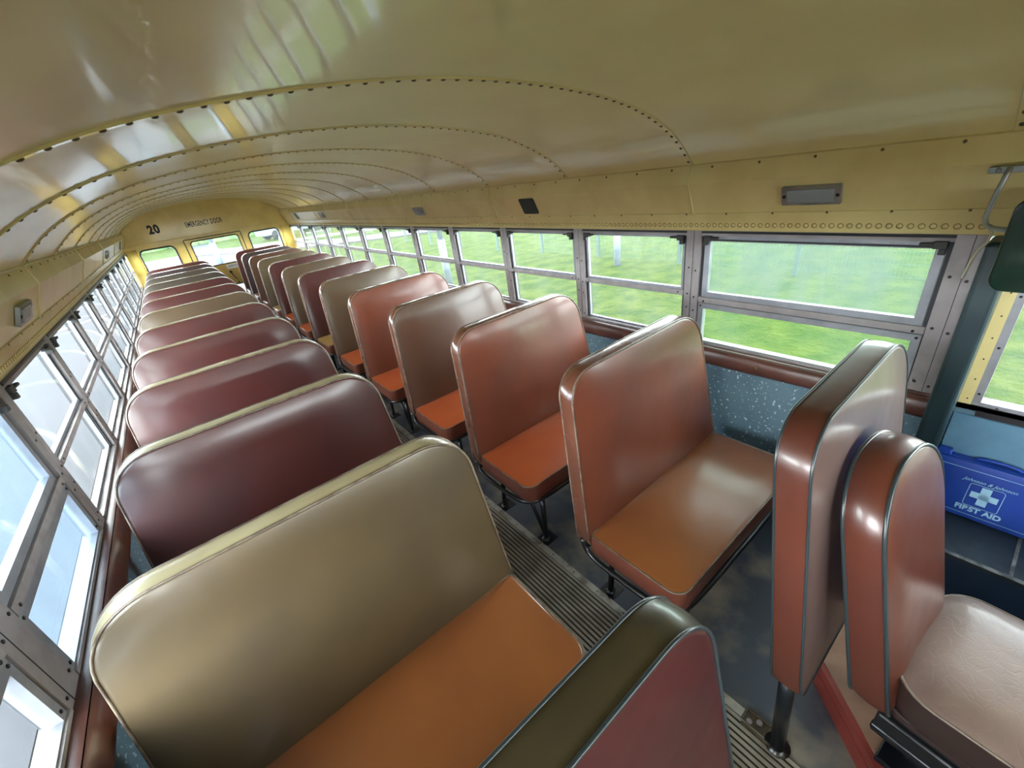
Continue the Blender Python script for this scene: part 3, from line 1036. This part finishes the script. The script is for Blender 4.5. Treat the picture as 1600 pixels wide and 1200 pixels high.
def make_seat(name, hb, ht, zt, r, aisle):
    """aisle = -1: aisle on the -x side (right-hand seats). local origin on the floor under the back's foot line"""
    root = empty(name)
    mp = lambda u, v, w: (u, (v - 0.36) * REC + w, v)
    ol = back_outline(hb, ht, 0.305, zt, 0.165 if aisle < 0 else r, 10, r)
    mb = MB()
    mb.pillow(ol, 0.058, 0.012, 0.006, mp, 0.004)
    nn = len(ol)
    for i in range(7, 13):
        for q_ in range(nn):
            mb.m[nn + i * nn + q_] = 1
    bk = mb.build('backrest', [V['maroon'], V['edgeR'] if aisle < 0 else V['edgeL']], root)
    mb = MB()
    mb.tube([mp(u, v, 0.0) for u, v in ol], 0.0032, 6, closed=True)
    mb.tube([mp(u, v, 0.058) for u, v in ol], 0.0032, 6, closed=True)
    mb.build('piping', M['piping'], bk)
    # cushion
    hw = hb - 0.01
    ra = [0.03, 0.03, 0.03, 0.03]
    rf = [0.05, 0.015, 0.015, 0.05]
    oc = densify(rrect(-hw, hw, -0.365, -0.004, rf, 6), 0.05)
    mp2 = lambda u, v, w: (u, v, 0.357 - w + 0.004 * math.cos(u * 3))
    mb = MB()
    mb.pillow([(a, b) for a, b in oc], 0.082, 0.016, 0.0, mp2, 0.006)
    nn = len(oc)
    for i in range(7, 21):
        for q_ in range(nn):
            if nn + i * nn + q_ < len(mb.m):
                mb.m[nn + i * nn + q_] = 1
    cu = mb.build('seat_cushion', [V['orange'], V['cushside']], root)
    mb = MB()
    mb.tube([mp2(u, v, 0.0) for u, v in oc], 0.003, 6, closed=True)
    mb.build('piping', M['piping'], cu)
    # tube frame under cushion: curls from the back foot round the aisle side and along the front
    mb = MB()
    a = aisle * (hb + 0.002)
    k = -aisle
    pts = [(a, 0.025, 0.33), (a, 0.012, 0.285), (a, -0.03, 0.262), (a, -0.12, 0.258), (a, -0.25, 0.262), (a + k * 0.01, -0.315, 0.268),
           (a + k * 0.035, -0.352, 0.272), (a + k * 0.08, -0.368, 0.272), (a + k * 0.3, -0.37, 0.272), (-a, -0.365, 0.272)]
    sp = []
    for i in range(len(pts) - 1):
        for j in range(4):
            t = j / 4
            sp.append(tuple(pts[i][c] * (1 - t) + pts[i + 1][c] * t for c in range(3)))
    sp.append(pts[-1])
    for _ in range(3):
        sp = [sp[0]] + [tuple((sp[i - 1][c] + 2 * sp[i][c] + sp[i + 1][c]) / 4 for c in range(3)) for i in range(1, len(sp) - 1)] + [sp[-1]]
    mb.tube(sp, 0.0105, 8)
    mb.tube([(-a, 0.02, 0.29), (-a, -0.36, 0.272)], 0.0105, 8)
    mb.tube([(a, 0.02, 0.285), (-a, 0.02, 0.285)], 0.0105, 8)
    mb.box((-hb + 0.03, -0.35, 0.262), (hb - 0.03, -0.02, 0.274))
    mb.build('seat_frame', M['black'], root)
    xl = a + k * 0.10
    xw = -a - k * 0.03
    for (x, y, yf) in ((xl, -0.335, -0.345), (xl, -0.035, -0.025), (xw, -0.335, -0.345), (xw, -0.035, -0.025)):
        mb = MB()
        mb.tube([(x - (k * 0.0), y, 0.262), (x - k * 0.012 if x == xl else x, yf, 0.012)], 0.012, 8)
        mb.disc((x - k * 0.012 if x == xl else x, yf, 0.0), (0, 0, 1), 0.02, 0.007, 10)
        mb.build('leg', M['black'], root)
    mb = MB()
    mb.tube([(xl, -0.20, 0.258), (xl - k * 0.010, -0.335, 0.03)], 0.009, 8)
    mb.build('brace', M['black'], root)
    xx = xl - k * 0.012
    for yb_ in (-0.345, -0.025):
        mb = MB()
        mb.disc((xx - k * 0.03, yb_ - 0.02, 0.0), (0, 0, 1), 0.006, 0.008, 6)
        mb.disc((xx + k * 0.03, yb_ + 0.02, 0.0), (0, 0, 1), 0.006, 0.008, 6)
        mb.box((xx - 0.045, yb_ - 0.035, 0.0), (xx + 0.045, yb_ + 0.035, 0.0025))
        mb.build('foot_plate', M['black'], root)
    return root


def seat_piece(root, prefix):
    for c in kids(root):
        if c.name.startswith(prefix):
            return c


R_SPEC = [('rust', 'amber'), ('rust', 'orange'), ('brown', 'orange'), ('rust', 'orange'), ('olivebrown', 'orange'), ('maroon', 'tan'),
          ('olivebrown', 'orange'), ('maroon', 'orange'), ('olive', 'tan'), ('brown', 'rust'), ('dark', 'rust'), ('maroon', 'maroon')]
L_SPEC = [('olive', 'amber'), ('maroon', 'orange'), ('maroon', 'orange'), ('maroon', 'orange'), ('maroon', 'orange'), ('olivebrown', 'orange'),
          ('maroon', 'orange'), ('maroon', 'orange'), ('darkolive', 'orange'), ('darkolive', 'orange'), ('dark', 'orange'), ('maroon', 'orange')]
CN = {'rust': 'rust-brown', 'amber': 'amber-brown', 'orange': 'orange', 'brown': 'brown', 'olivebrown': 'olive-brown', 'maroon': 'maroon',
      'tan': 'tan', 'olive': 'olive-tan', 'dark': 'dark plum', 'darkolive': 'dark olive'}
protoR = make_seat('bus_seat', 0.440, 0.395, 0.958, 0.115, -1)
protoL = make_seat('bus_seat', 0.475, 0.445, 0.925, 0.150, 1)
RX, RY, LX, LY = 0.560, -0.262, -0.645, -0.180
for (proto, spec, X0, Y0, side) in ((protoR, R_SPEC, RX, RY, 'right'), (protoL, L_SPEC, LX, LY, 'left')):
    for i, (cb, cc) in enumerate(spec):
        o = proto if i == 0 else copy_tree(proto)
        o.location = (X0, Y0 + i * S - (0.03 if (side == 'left' and i == 11) else 0), 0)
        for c in kids(o):
            if c.name.startswith('backrest'):
                set_mat(c, V[cb])
                if side == 'left' and i == 0:
                    set_mat(c, V['edgeC'], 1)
            if c.name.startswith('seat_cushion'):
                set_mat(c, V[cc])
        where = ('nearest seat' if i == 0 else ('last seat' if i == 11 else ordn[i] + ' seat from the front'))
        if side == 'right':
            lab = '%s in the right-hand row, %s vinyl back over %s cushion' % (where, CN[cb], CN[cc])
        else:
            lab = '%s in the left-hand row, %s vinyl back%s' % (where, CN[cb], ' over amber-brown cushion' if i == 0 else '')
        tag(o, lab, 'seat', 'seats in the %s-hand row' % side)

# white scuff patch on the second right seat's cushion corner
# (worn vinyl) -- small disc hugging the side
mb = MB()
mb.disc((0, 0, 0), (-1, 0, 0), 0.013, 0.002, 12)
for v_i, v_ in enumerate(mb.v):
    mb.v[v_i] = (v_[0], v_[1] * 0.6, v_[2] * 1.5)
r2 = [o for o in bpy.data.objects if o.get('label', '').startswith('second seat from the front in the right')][0]
cu2 = [c for c in kids(r2) if c.name.startswith('seat_cushion')][0]
q = mb.build('worn_patch', M['white'], cu2, (-0.427, -0.318, 0.325))
q['label'] = 'small white worn patch'

# ------------------------------------------------------------------ barriers
def make_barrier(name, hb, ht, zt, zb, r, loc, aisle, mfront, mside, cut=0.0):
    root = empty(name, loc)
    mp = lambda u, v, w: (u, (v - 0.36) * REC + w, v)
    ol = back_outline(hb, ht, zb, zt, 0.19 if aisle < 0 else r, 10, r)
    mb = MB()
    mb.pillow(ol, 0.066, 0.008, 0.008, mp, 0.004)
    me_n = len(mb.f)
    # side wall faces get the second material (rings 8..13)
    n = len(ol)
    rings = 8 + 5 + 8
    for i in range(rings - 1):
        if 7 <= i < 13:
            for k in range(n):
                mb.m[n + i * n + k] = 1
    bk = mb.build('panel_pad', [mfront, mside], root)
    mb = MB()
    mb.tube([mp(u, v, 0.0) for u, v in ol], 0.0032, 6, closed=True)
    mb.tube([mp(u, v, 0.066) for u, v in ol], 0.0032, 6, closed=True)
    mb.build('piping', M['pipedark'], bk)
    a = aisle * (hb - 0.035)
    yb = (zb - 0.36) * REC + 0.033
    for x in (a, -a):
        mb = MB()
        mb.tube([(x, yb + 0.01, zb + 0.03), (x, yb - 0.012, 0.01)], 0.019, 12)
        mb.disc((x, yb - 0.012, 0.0), (0, 0, 1), 0.033, 0.010, 14)
        mb.build('leg', M['black'], root)
    return root


br = make_barrier('driver_barrier', 0.375, 0.345, 1.045, 0.325, 0.12, (0.490, -0.952, 0), -1, V['grey'], V['redbrown'])
tag(br, 'tall padded brown barrier panel standing behind the driver seat', 'partition')
bl = make_barrier('entrance_barrier', 0.46, 0.42, 0.985, 0.30, 0.12, (-0.665, -0.962, 0), 1, V['darkred'], V['bandolive'])
tag(bl, 'dark red padded barrier with olive edge at the bottom of the photo', 'partition')

# floor bracket with bolts by the barrier leg
mb = MB()
mb.box((0.128, -0.925, 0.0), (0.185, -0.842, 0.006), 0)
mb.box((0.128, -0.925, 0.006), (0.134, -0.842, 0.016), 0)
mb.box((0.179, -0.925, 0.006), (0.185, -0.842, 0.016), 0)
for (x, y) in ((0.150, -0.858), (0.168, -0.880)):
    mb.disc((x, y, 0.006), (0, 0, 1), 0.009, 0.008, 6, 1)
q = mb.build('floor_bracket', [mat('dusty_bracket', lin(112, 100, 84), 0.7, 0.2, color2=lin(80, 70, 58), nscale=30), M['alu']], bevel=0.002)
tag(q, 'dusty metal floor bracket with two bolts at the barrier leg', 'bracket')

# ------------------------------------------------------------------ driver seat
ds = empty('driver_chair', (0.405, -1.085, 0.0), math.radians(-5))
tag(ds, 'brown padded driver seat with taupe cushion at the right edge', 'seat')
# backrest
ol = back_outline(0.175, 0.165, 0.335, 0.925, 0.155)
mpd = lambda u, v, w: (u - 0.022, (v - 0.45) * 0.24 + w + 0.010 * math.cos(u * 8) - 0.008, v)
mb = MB()
mb.pillow(ol, 0.073, 0.022, 0.012, mpd, 0.008)
bk = mb.build('backrest', V['redbrown'], ds)
mb = MB()
mb.tube([mpd(u, v, 0.0) for u, v in ol], 0.0045, 6, closed=True)
mb.tube([mpd(u, v, 0.073) for u, v in ol], 0.0045, 6, closed=True)
mb.build('piping', M['pipedark'], bk)
oc = densify(rrect(-0.190, 0.195, -0.43, -0.005, [0.08, 0.08, 0.08, 0.08], 7), 0.05)
mpc = lambda u, v, w: (u, v, 0.448 - w)
mb = MB()
mb.pillow(oc, 0.085, 0.030, 0.0, mpc, 0.004)
nn = len(oc)
for i in range(7, 20):
    for k in range(nn):
        mb.m[nn + i * nn + k] = 1
cu = mb.build('seat_cushion', [vinyl('vinyl_taupe_cushion', lin(142, 122, 112), lin(96, 76, 68), 0.40, 0.4),
                               vinyl('vinyl_dark_side', lin(58, 42, 38), lin(50, 36, 34))], ds)
# fine creases
m = cu.material_slots[0].material
n = m.node_tree.nodes; l = m.node_tree.links
vo = n.new('ShaderNodeTexVoronoi'); vo.feature = 'DISTANCE_TO_EDGE'; vo.inputs['Scale'].default_value = 44
ns = n.new('ShaderNodeTexNoise'); ns.inputs['Scale'].default_value = 9
tcn = [q_ for q_ in n if q_.type == 'TEX_COORD'][0]
ad = n.new('ShaderNodeVectorMath'); ad.operation = 'MULTIPLY_ADD'; ad.inputs[1].default_value = (0.14, 0.14, 0.14)
l.new(tcn.outputs['Object'], ns.inputs['Vector']); l.new(ns.outputs['Color'], ad.inputs[0]); l.new(tcn.outputs['Object'], ad.inputs[2])
l.new(ad.outputs[0], vo.inputs['Vector'])
mr = n.new('ShaderNodeMapRange'); mr.inputs['From Max'].default_value = 0.05
l.new(vo.outputs['Distance'], mr.inputs['Value'])
bp = n.new('ShaderNodeBump'); bp.inputs['Strength'].default_value = 0.22; bp.inputs['Distance'].default_value = 0.0015
pb = n['Principled BSDF']
lastn = pb.inputs['Normal'].links[0].from_socket
l.new(lastn, bp.inputs['Normal']); l.new(mr.outputs[0], bp.inputs['Height']); l.new(bp.outputs[0], pb.inputs['Normal'])
mb = MB()
mb.tube([mpc(u, v, 0.0) for u, v in oc], 0.0032, 6, closed=True)
mb.build('piping', M['piping'], cu)
mb = MB()
mb.pillow(densify(rrect(-0.187, 0.192, -0.417, 0.002, 0.058, 6), 0.05), 0.02, 0, 0, lambda u, v, w: (u, v, 0.364 - w))
mb.build('cushion_base', vinyl('vinyl_dark_base', lin(62, 46, 44), lin(52, 40, 40)), ds)
mb = MB()
mb.box((-0.178, -0.41, 0.235), (0.18, -0.012, 0.345))
mb.tube([(-0.185, -0.015, 0.325), (-0.185, -0.41, 0.325)], 0.010, 8)
mb.tube([(0.19, -0.015, 0.325), (0.19, -0.41, 0.325)], 0.010, 8)
mb.tube([(-0.172, -0.01, 0.255), (-0.172, -0.40, 0.255)], 0.012, 8)
mb.box((-0.11, -0.32, 0.125), (0.12, -0.08, 0.22))
mb.box((-0.16, -0.36, 0.105), (0.17, -0.04, 0.125))
mb.build('seat_base', M['black'], ds, bevel=0.004)
for x in (-0.12, 0.12):
    mb = MB()
    mb.box((x - 0.018, -0.03, 0.30), (x + 0.018, 0.03, 0.36))
    mb.build('back_hinge', M['black'], ds, bevel=0.003)

# low red platform under the driver seat
def prism(mb, pts, z0, z1, mi=0):
    n = len(pts)
    vs = [(x, y, z0) for x, y in pts] + [(x, y, z1) for x, y in pts]
    fs = [tuple(range(n - 1, -1, -1)), tuple(range(n, 2 * n))] + [(k, (k + 1) % n, n + (k + 1) % n, n + k) for k in range(n)]
    mb.add(vs, fs, mi)


mb = MB()
P_ = [(0.258, -1.092), (0.410, -0.932), (0.70, -0.932), (0.70, -1.62), (0.23, -1.62), (0.23, -1.12)]
prism(mb, P_, 0.0, 0.060, 0)
prism(mb, [(x + (0.004 if x < 0.5 else 0), y) for x, y in P_], 0.060, 0.064, 2)
prism(mb, P_, 0.064, 0.100, 0)
prism(mb, [(x + 0.022 if x < 0.5 else x - 0.01, y) for x, y in P_], 0.100, 0.1035, 1)
q = mb.build('seat_platform', [M['redbox'], M['tan'], M['ink']])
tag(q, 'low red-edged tan platform under the driver seat', 'platform')

# ------------------------------------------------------------------ first-aid kit
kit = empty('first_aid_kit', (1.105, -1.115, 0.331))
kit.rotation_euler = (0, math.radians(7), 0)
tag(kit, 'blue plastic first-aid box with white cross standing on the side ledge', 'first aid kit')
KW, KH, KT = 0.31, 0.200, 0.075
mb = MB()
olk = densify(rrect(-KW / 2, KW / 2, 0.0, KH, 0.018, 5), 0.06)
mb.pillow(olk, KT - 0.02, 0.0, 0.0, lambda u, v, w: (-KT / 2 + 0.02 + w, u, v), 0.0)
body = mb.build('case', M['kit'], kit, bevel=0.0)
mb = MB()
mb.pillow(densify(rrect(-KW / 2, KW / 2, 0.0, KH, 0.018, 5), 0.06), 0.017, 0.002, 0.0, lambda u, v, w: (-KT / 2 + w, u, v), 0.0)
lid = mb.build('lid', M['kit'], kit)
xf = -KT / 2 - 0.003


def kmap(u, v, w):
    return (xf - w, -u, v)


mb = MB()


def outline_strip(mb, x0, x1, y0, y1, r, t):
    o = rrect(x0, x1, y0, y1, r, 5); i_ = rrect(x0 + t, x1 - t, y0 + t, y1 - t, max(r - t, 0.001), 5)
    n = len(o)
    vs = [kmap(a, b, 0) for a, b in o] + [kmap(a, b, 0) for a, b in i_]
    mb.add(vs, [(k, (k + 1) % n, n + (k + 1) % n, n + k) for k in range(n)])


outline_strip(mb, -KW / 2 + 0.014, KW / 2 - 0.014, 0.016, KH - 0.022, 0.014, 0.0016)
outline_strip(mb, -0.040, 0.040, 0.050, 0.133, 0.008, 0.0016)
for a, b, c, d in ((-0.031, 0.031, 0.084, 0.105), (-0.0115, 0.0115, 0.061, 0.128)):
    mb.add([kmap(a, c, 0.0003), kmap(b, c, 0.0003), kmap(b, d, 0.0003), kmap(a, d, 0.0003)], [(0, 1, 2, 3)])
mb.build('printed_cross', M['kitprint'], lid, fixn=False)
text_mesh('lettering', 'FIRST AID', 0.0245, lambda u, v, w: kmap(u + 0.0, v + 0.0375, w), M['kitprint'], lid, 0.0003, offset=0.0009)
text_mesh('script_lettering', 'Johnson & Johnson', 0.0155, lambda u, v, w: kmap(u + 0.0, v + 0.143, w), M['kitprint'], lid, 0.0003, shear=0.45)
mb = MB()
mb.tube([(-0.004, -0.05, KH), (-0.004, -0.045, KH + 0.006), (-0.004, -0.02, KH + 0.010), (-0.004, 0.02, KH + 0.010), (-0.004, 0.045, KH + 0.006), (-0.004, 0.05, KH)], 0.005, 8)
mb.build('handle', M['kit'], kit)
for y in (0.125, -0.125):
    mb = MB()
    mb.box((-0.022, y - 0.018, KH - 0.006), (0.004, y + 0.018, KH + 0.018))
    mb.build('clasp', M['kit'], kit, bevel=0.004)

# ------------------------------------------------------------------ lamps, plates, visor on the cove
def cove_pt(sg, z):
    t = (z - 1.290) / (1.421 - 1.290)
    return sg * (1.161 + (1.103 - 1.161) * t)


CN_ = Vector((-0.914, 0, -0.405))   # cove normal on the right wall (pointing inwards and down)


def cove_lamp(sg, y, w=0.180, label=''):
    zc = 1.3625
    xc = cove_pt(sg, zc)
    root = empty('marker_lamp', (xc, y, zc))
    ang = math.atan2(1.161 - 1.103, 1.421 - 1.290)
    root.rotation_euler = (0, -sg * ang, 0)
    s_ = -sg
    mb = MB()
    pts = rrect(-w / 2, w / 2, -0.034, 0.034, 0.004, 3)
    mb.pillow(densify(pts, 0.05), 0.012, 0, 0, lambda u, v, w_: (s_ * w_, u, v))
    mb.build('bezel', M['lamp'], root)
    mb = MB()
    mb.pillow(densify(rrect(-w / 2 + 0.018, w / 2 - 0.018, -0.022, 0.024, 0.004, 3), 0.03), 0.004, 0, 0.003, lambda u, v, w_: (s_ * (0.012 + w_), u, v))
    mb.dome((s_ * 0.017, 0, 0), (s_, 0, 0), 0.017, 0.004, 16)
    mb.build('lens', M['lens'], root)
    mb = MB()
    for yy in (-w / 2 + 0.009, w / 2 - 0.009):
        mb.disc((s_ * 0.012, yy, 0), (s_, 0, 0), 0.0055, 0.003, 8)
    mb.build('screw', M['screw'], root)
    tag(root, label, 'lamp', 'small lamps along the cove')
    return root


cove_lamp(1, -0.450, label='silver rectangular lamp on the cove above the wide misted window')
cove_lamp(1, 2.490, label='silver lamp on the right cove just beyond the dark green plate')
cove_lamp(1, 5.35, label='lamp on the right cove far down the bus, in the bright patch')
cove_lamp(-1, 1.10, label='silver lamp on the left cove at the left edge of the photo')
cove_lamp(-1, 4.60, label='lamp on the left cove far down the bus')


def cove_plate(sg, y, label, w=0.135):
    zc = 1.3635
    root = empty('cover_plate', (cove_pt(sg, zc), y, zc))
    ang = math.atan2(1.161 - 1.103, 1.421 - 1.290)
    root.rotation_euler = (0, -sg * ang, 0)
    mb = MB()
    s_ = -sg
    mb.pillow(densify(rrect(-w / 2, w / 2, -0.050, 0.050, 0.010, 4), 0.05), 0.004, 0, 0.001, lambda u, v, w_: (s_ * w_, u, v))
    o = mb.build('plate', M['platedark'], root)
    tag(root, label, 'plate', 'dark plates on the cove')
    return root


cove_plate(1, 1.052, 'dark green rounded plate on the right cove above the windows')
cove_plate(1, 6.75, 'dark plate on the right cove close to the rear wall')
cove_plate(-1, 6.70, 'dark plate on the left cove close to the rear wall')

# visor and rod
vs_ = empty('sun_visor', (1.02, -1.02, 1.24))
tag(vs_, 'dark green sun visor hanging from a bent steel rod, upper right', 'sun visor')
mb = MB()
olv = densify(rrect(-1.30, -0.945, 1.115, 1.352, 0.035, 6), 0.05)
mb.pillow(olv, 0.010, 0.002, 0.002, lambda u, v, w: (0.985 + w + (1.352 - v) * 0.10, u, v), 0.002)
mb.build('visor_blade', M['visor'], vs_, (-1.02, 1.02, -1.24))
mb = MB()
mb.box((1.078, -1.02, 1.398), (1.104, -0.866, 1.414))
for y in (-0.885, -0.94):
    mb.disc((1.078, y, 1.406), (-1, 0, 0), 0.006, 0.003, 8)
mb.build('bracket', M['lamp'], vs_, (-1.02, 1.02, -1.24), bevel=0.006)
mb = MB()
rod = [(1.075, -0.905, 1.412), (1.070, -0.903, 1.395), (1.072, -0.896, 1.34), (1.075, -0.892, 1.290), (1.070, -0.898, 1.273), (1.055, -0.915, 1.266),
       (1.025, -0.945, 1.268), (0.998, -0.98, 1.270), (0.996, -1.28, 1.270)]
mb.tube(rod, 0.0062, 10)
mb.build('rod', M['lamp'], vs_, (-1.02, 1.02, -1.24))
mb = MB()
mb.tube([(1.062, -0.908, 1.270), (1.07, -0.915, 1.25), (1.078, -0.912, 1.225), (1.085, -0.900, 1.205), (1.095, -0.893, 1.170), (1.12, -0.885, 1.115)], 0.0035, 6)
mb.build('string', M['string'], vs_, (-1.02, 1.02, -1.24))

# ------------------------------------------------------------------ outside
GZ = -0.75
mb = MB()
# lawn on the right, lumpy
nx, ny = 60, 90
vs, fs = [], []
for j in range(ny + 1):
    for i in range(nx + 1):
        x = 2.3 + 60 * (i / nx) ** 1.8
        y = -40 + 140 * j / ny
        vs.append((x, y, GZ + 0.05 * math.sin(x * 0.7) * math.cos(y * 0.5)*min(1, (x - 2.3) / 6)))
for j in range(ny):
    for i in range(nx):
        a = j * (nx + 1) + i
        fs.append((a, a + 1, a + nx + 2, a + nx + 1))
mb.add(vs, fs, 0, True)
lawn = mb.build('lawn', M['grass'])
tag(lawn, 'bright green mown grass outside the right windows', 'grass', kind='structure')
mb = MB()
mb.box((-70, -45, GZ - 0.30), (70, 110, GZ - 0.06))
q = mb.build('ground', M['asph'])
tag(q, 'ground under the bus and all around it', 'ground', kind='structure')
mb = MB()
mb.box((-60, -40, GZ - 0.06), (2.5, 100, GZ + 0.0), 0)
road = mb.build('road', M['asph'])
tag(road, 'pale asphalt yard outside the left and rear windows', 'road', kind='structure')


def strip_poly(pts, w, z, name, m, label, cat):
    mb = MB()
    vs, fs = [], []
    for i, (x, y) in enumerate(pts):
        a = pts[max(0, i - 1)]; b = pts[min(len(pts) - 1, i + 1)]
        dx, dy = b[0] - a[0], b[1] - a[1]
        L_ = math.hypot(dx, dy)
        nx_, ny_ = -dy / L_, dx / L_
        for s_ in (-1, 1):
            vs.append((x + nx_ * w / 2 * s_, y + ny_ * w / 2 * s_, z))
        for s_ in (-1, 1):
            vs.append((x + nx_ * w / 2 * s_, y + ny_ * w / 2 * s_, z - 0.12))
    for i in range(len(pts) - 1):
        a = i * 4; b = a + 4
        fs += [(a, a + 1, b + 1, b), (a, b, b + 2, a + 2), (a + 1, a + 3, b + 3, b + 1)]
    mb.add(vs, fs)
    o = mb.build(name, m)
    tag(o, label, cat, kind='structure')
    return o


strip_poly([(30, 10), (20, 15.5), (13, 19.2), (9.5, 21.5), (6.6, 25), (4.0, 30), (1.0, 36)], 2.4, GZ + 0.06, 'path', M['path'],
           'pale footpath curving across the grass beyond the fence', 'path')
strip_poly([(2.35, -40), (2.35, 24)], 0.14, GZ + 0.07, 'kerb', mat('kerb_concrete', lin(150, 148, 142), 0.9),
           'concrete kerb between the yard and the grass', 'kerb')
strip_poly([(-9, 10.6), (-4.0, 15.6), (-2.5, 17.2), (2, 21.5)], 0.10, GZ + 0.012, 'road_marking', M['white'],
           'thin white line painted on the yard', 'road marking')
strip_poly([(-60, 35.5), (0, 35.8), (3, 33.5), (12, 27)], 0.5, GZ + 0.10, 'far_kerb', mat('far_kerb_concrete', lin(176, 176, 172), 0.9),
           'far pale kerb across the rear view', 'kerb')
mb = MB()
mb.box((-60, 36.2, GZ), (0.2, 100, GZ + 0.05))
vs = []
q = mb.build('far_lawn', M['grass'])
tag(q, 'far strip of grass beyond the rear road', 'grass', kind='structure')

# fence: posts + wire mesh
fc = empty('mesh_fence', (7.85, 9, GZ))
tag(fc, 'dark green wire mesh fence on the lawn outside the right windows', 'fence')
FP = [-5.0, -2.7, -0.4, 1.82, 4.09, 6.36, 8.5, 10.7, 13.0, 15.3, 17.6]
for y in FP:
    mb = MB()
    mb.box((-0.03, y - 9 - 0.035, -0.02), (0.03, y - 9 + 0.035, 1.9))
    mb.build('fence_post', M['fence'], fc)
mb = MB()
y = FP[0]
while y < FP[6]:
    mb.box((-0.0025, y - 9 - 0.003, 0.08), (0.0025, y - 9 + 0.003, 1.85)); y += 0.05
for k in range(10):
    z = 0.08 + k * 0.196
    mb.box((-0.006, FP[0] - 9, z - 0.003), (-0.001, FP[6] - 9, z + 0.003))
mb.build('wire_mesh', M['wire'], fc)


def lamp_post(x, y, r, label):
    root = empty('lamp_post', (x, y, GZ))
    mb = MB()
    mb.tube([(0, 0, -0.02), (0, 0, 1.1)], r, 14)
    mb.tube([(0, 0, 1.1), (0, 0, 5.6)], r * 0.72, 14)
    mb.build('column', M['galv'], root)
    mb = MB()
    mb.tube([(0, 0, 5.55), (0.25, 0, 5.75), (0.8, 0, 5.8)], 0.03, 8)
    mb.box((0.7, -0.1, 5.74), (1.3, 0.1, 5.84))
    mb.build('lamp_head', M['galv'], root)
    tag(root, label, 'lamp post', 'lamp posts on the lawn')
    return root


lamp_post(7.27, 5.30, 0.075, 'grey lamp column by the fence in the nearest plain right window')
lamp_post(4.34, 8.06, 0.085, 'grey lamp column closer to the bus, in the fourth plain right window')
lamp_post(1.1, 24.5, 0.13, 'grey column seen through the emergency door window')
lamp_post(3.2, 19.5, 0.11, 'grey column seen through the right rear window')


# low hedge closing the view
mb = MB()
vs, fs = [], []
rnd = random.Random(3)
hp = [(-40, 48), (-20, 49), (0, 50), (12, 46), (26, 38)]
for i in range(len(hp) - 1):
    (x0, y0), (x1, y1) = hp[i], hp[i + 1]
    for j in range(26):
        t = j / 26
        x, y = x0 + (x1 - x0) * t, y0 + (y1 - y0) * t
        R = rnd.uniform(0.9, 1.5)
        N, K = 8, 5
        vs, fs = [], []
        for k in range(K + 1):
            for jj in range(N):
                tt = math.pi * k / K; p_ = 2 * math.pi * jj / N
                q_ = R * (1 + rnd.uniform(-0.2, 0.2))
                vs.append((x + q_ * math.sin(tt) * math.cos(p_), y + q_ * math.sin(tt) * math.sin(p_), GZ + 0.7 + q_ * math.cos(tt)))
        for k in range(K):
            for jj in range(N):
                j2 = (jj + 1) % N
                fs.append((k * N + jj, k * N + j2, (k + 1) * N + j2, (k + 1) * N + jj))
        mb.add(vs, fs, 0, True)
hd = mb.build('hedge', M['leaf'])
tag(hd, 'long green hedge at the far side of the rear view', 'hedge')

# parked red van seen through the right rear window
vn = empty('van', (7.4, 37, GZ), math.radians(12))
tag(vn, 'grey-blue vehicle with a red stripe parked behind the bus', 'van')
mb = MB()
prv = [(-2.4, 0.35), (2.4, 0.35), (2.45, 0.9), (2.2, 1.15), (1.5, 1.25), (1.0, 1.95), (0.7, 2.05), (-2.3, 2.05), (-2.42, 1.9)]
n = len(prv)
vs = [(a, -0.9, b) for a, b in prv] + [(a, 0.9, b) for a, b in prv]
mb.add(vs, [tuple(range(n)), tuple(range(2 * n - 1, n - 1, -1))] + [(k, (k + 1) % n, n + (k + 1) % n, n + k) for k in range(n)])
mb.build('body', M['redbus'], vn, bevel=0.06)
mb = MB()
for s_ in (-1, 1):
    mb.box((-2.3, s_ * 0.905 - 0.004, 0.95), (1.3, s_ * 0.905 + 0.004, 1.15))
mb.build('red_stripe', M['redstripe'], vn)
for s_ in (-1, 1):
    mb = MB()
    mb.box((-2.1, s_ * 0.905 - 0.006, 1.25), (0.75, s_ * 0.905 + 0.006, 1.8))
    mb.build('side_window', M['vglass'], vn)
mb = MB(); mb.box((-2.44, -0.7, 1.2), (-2.40, 0.7, 1.8)); mb.build('rear_window', M['vglass'], vn)
for wx in (-1.6, 1.6):
    for s_ in (-0.86, 0.86):
        mb = MB(); mb.tube([(wx, s_ - 0.1, 0.33), (wx, s_ + 0.1, 0.33)], 0.33, 18)
        mb.build('wheel', M['tyre'], vn)
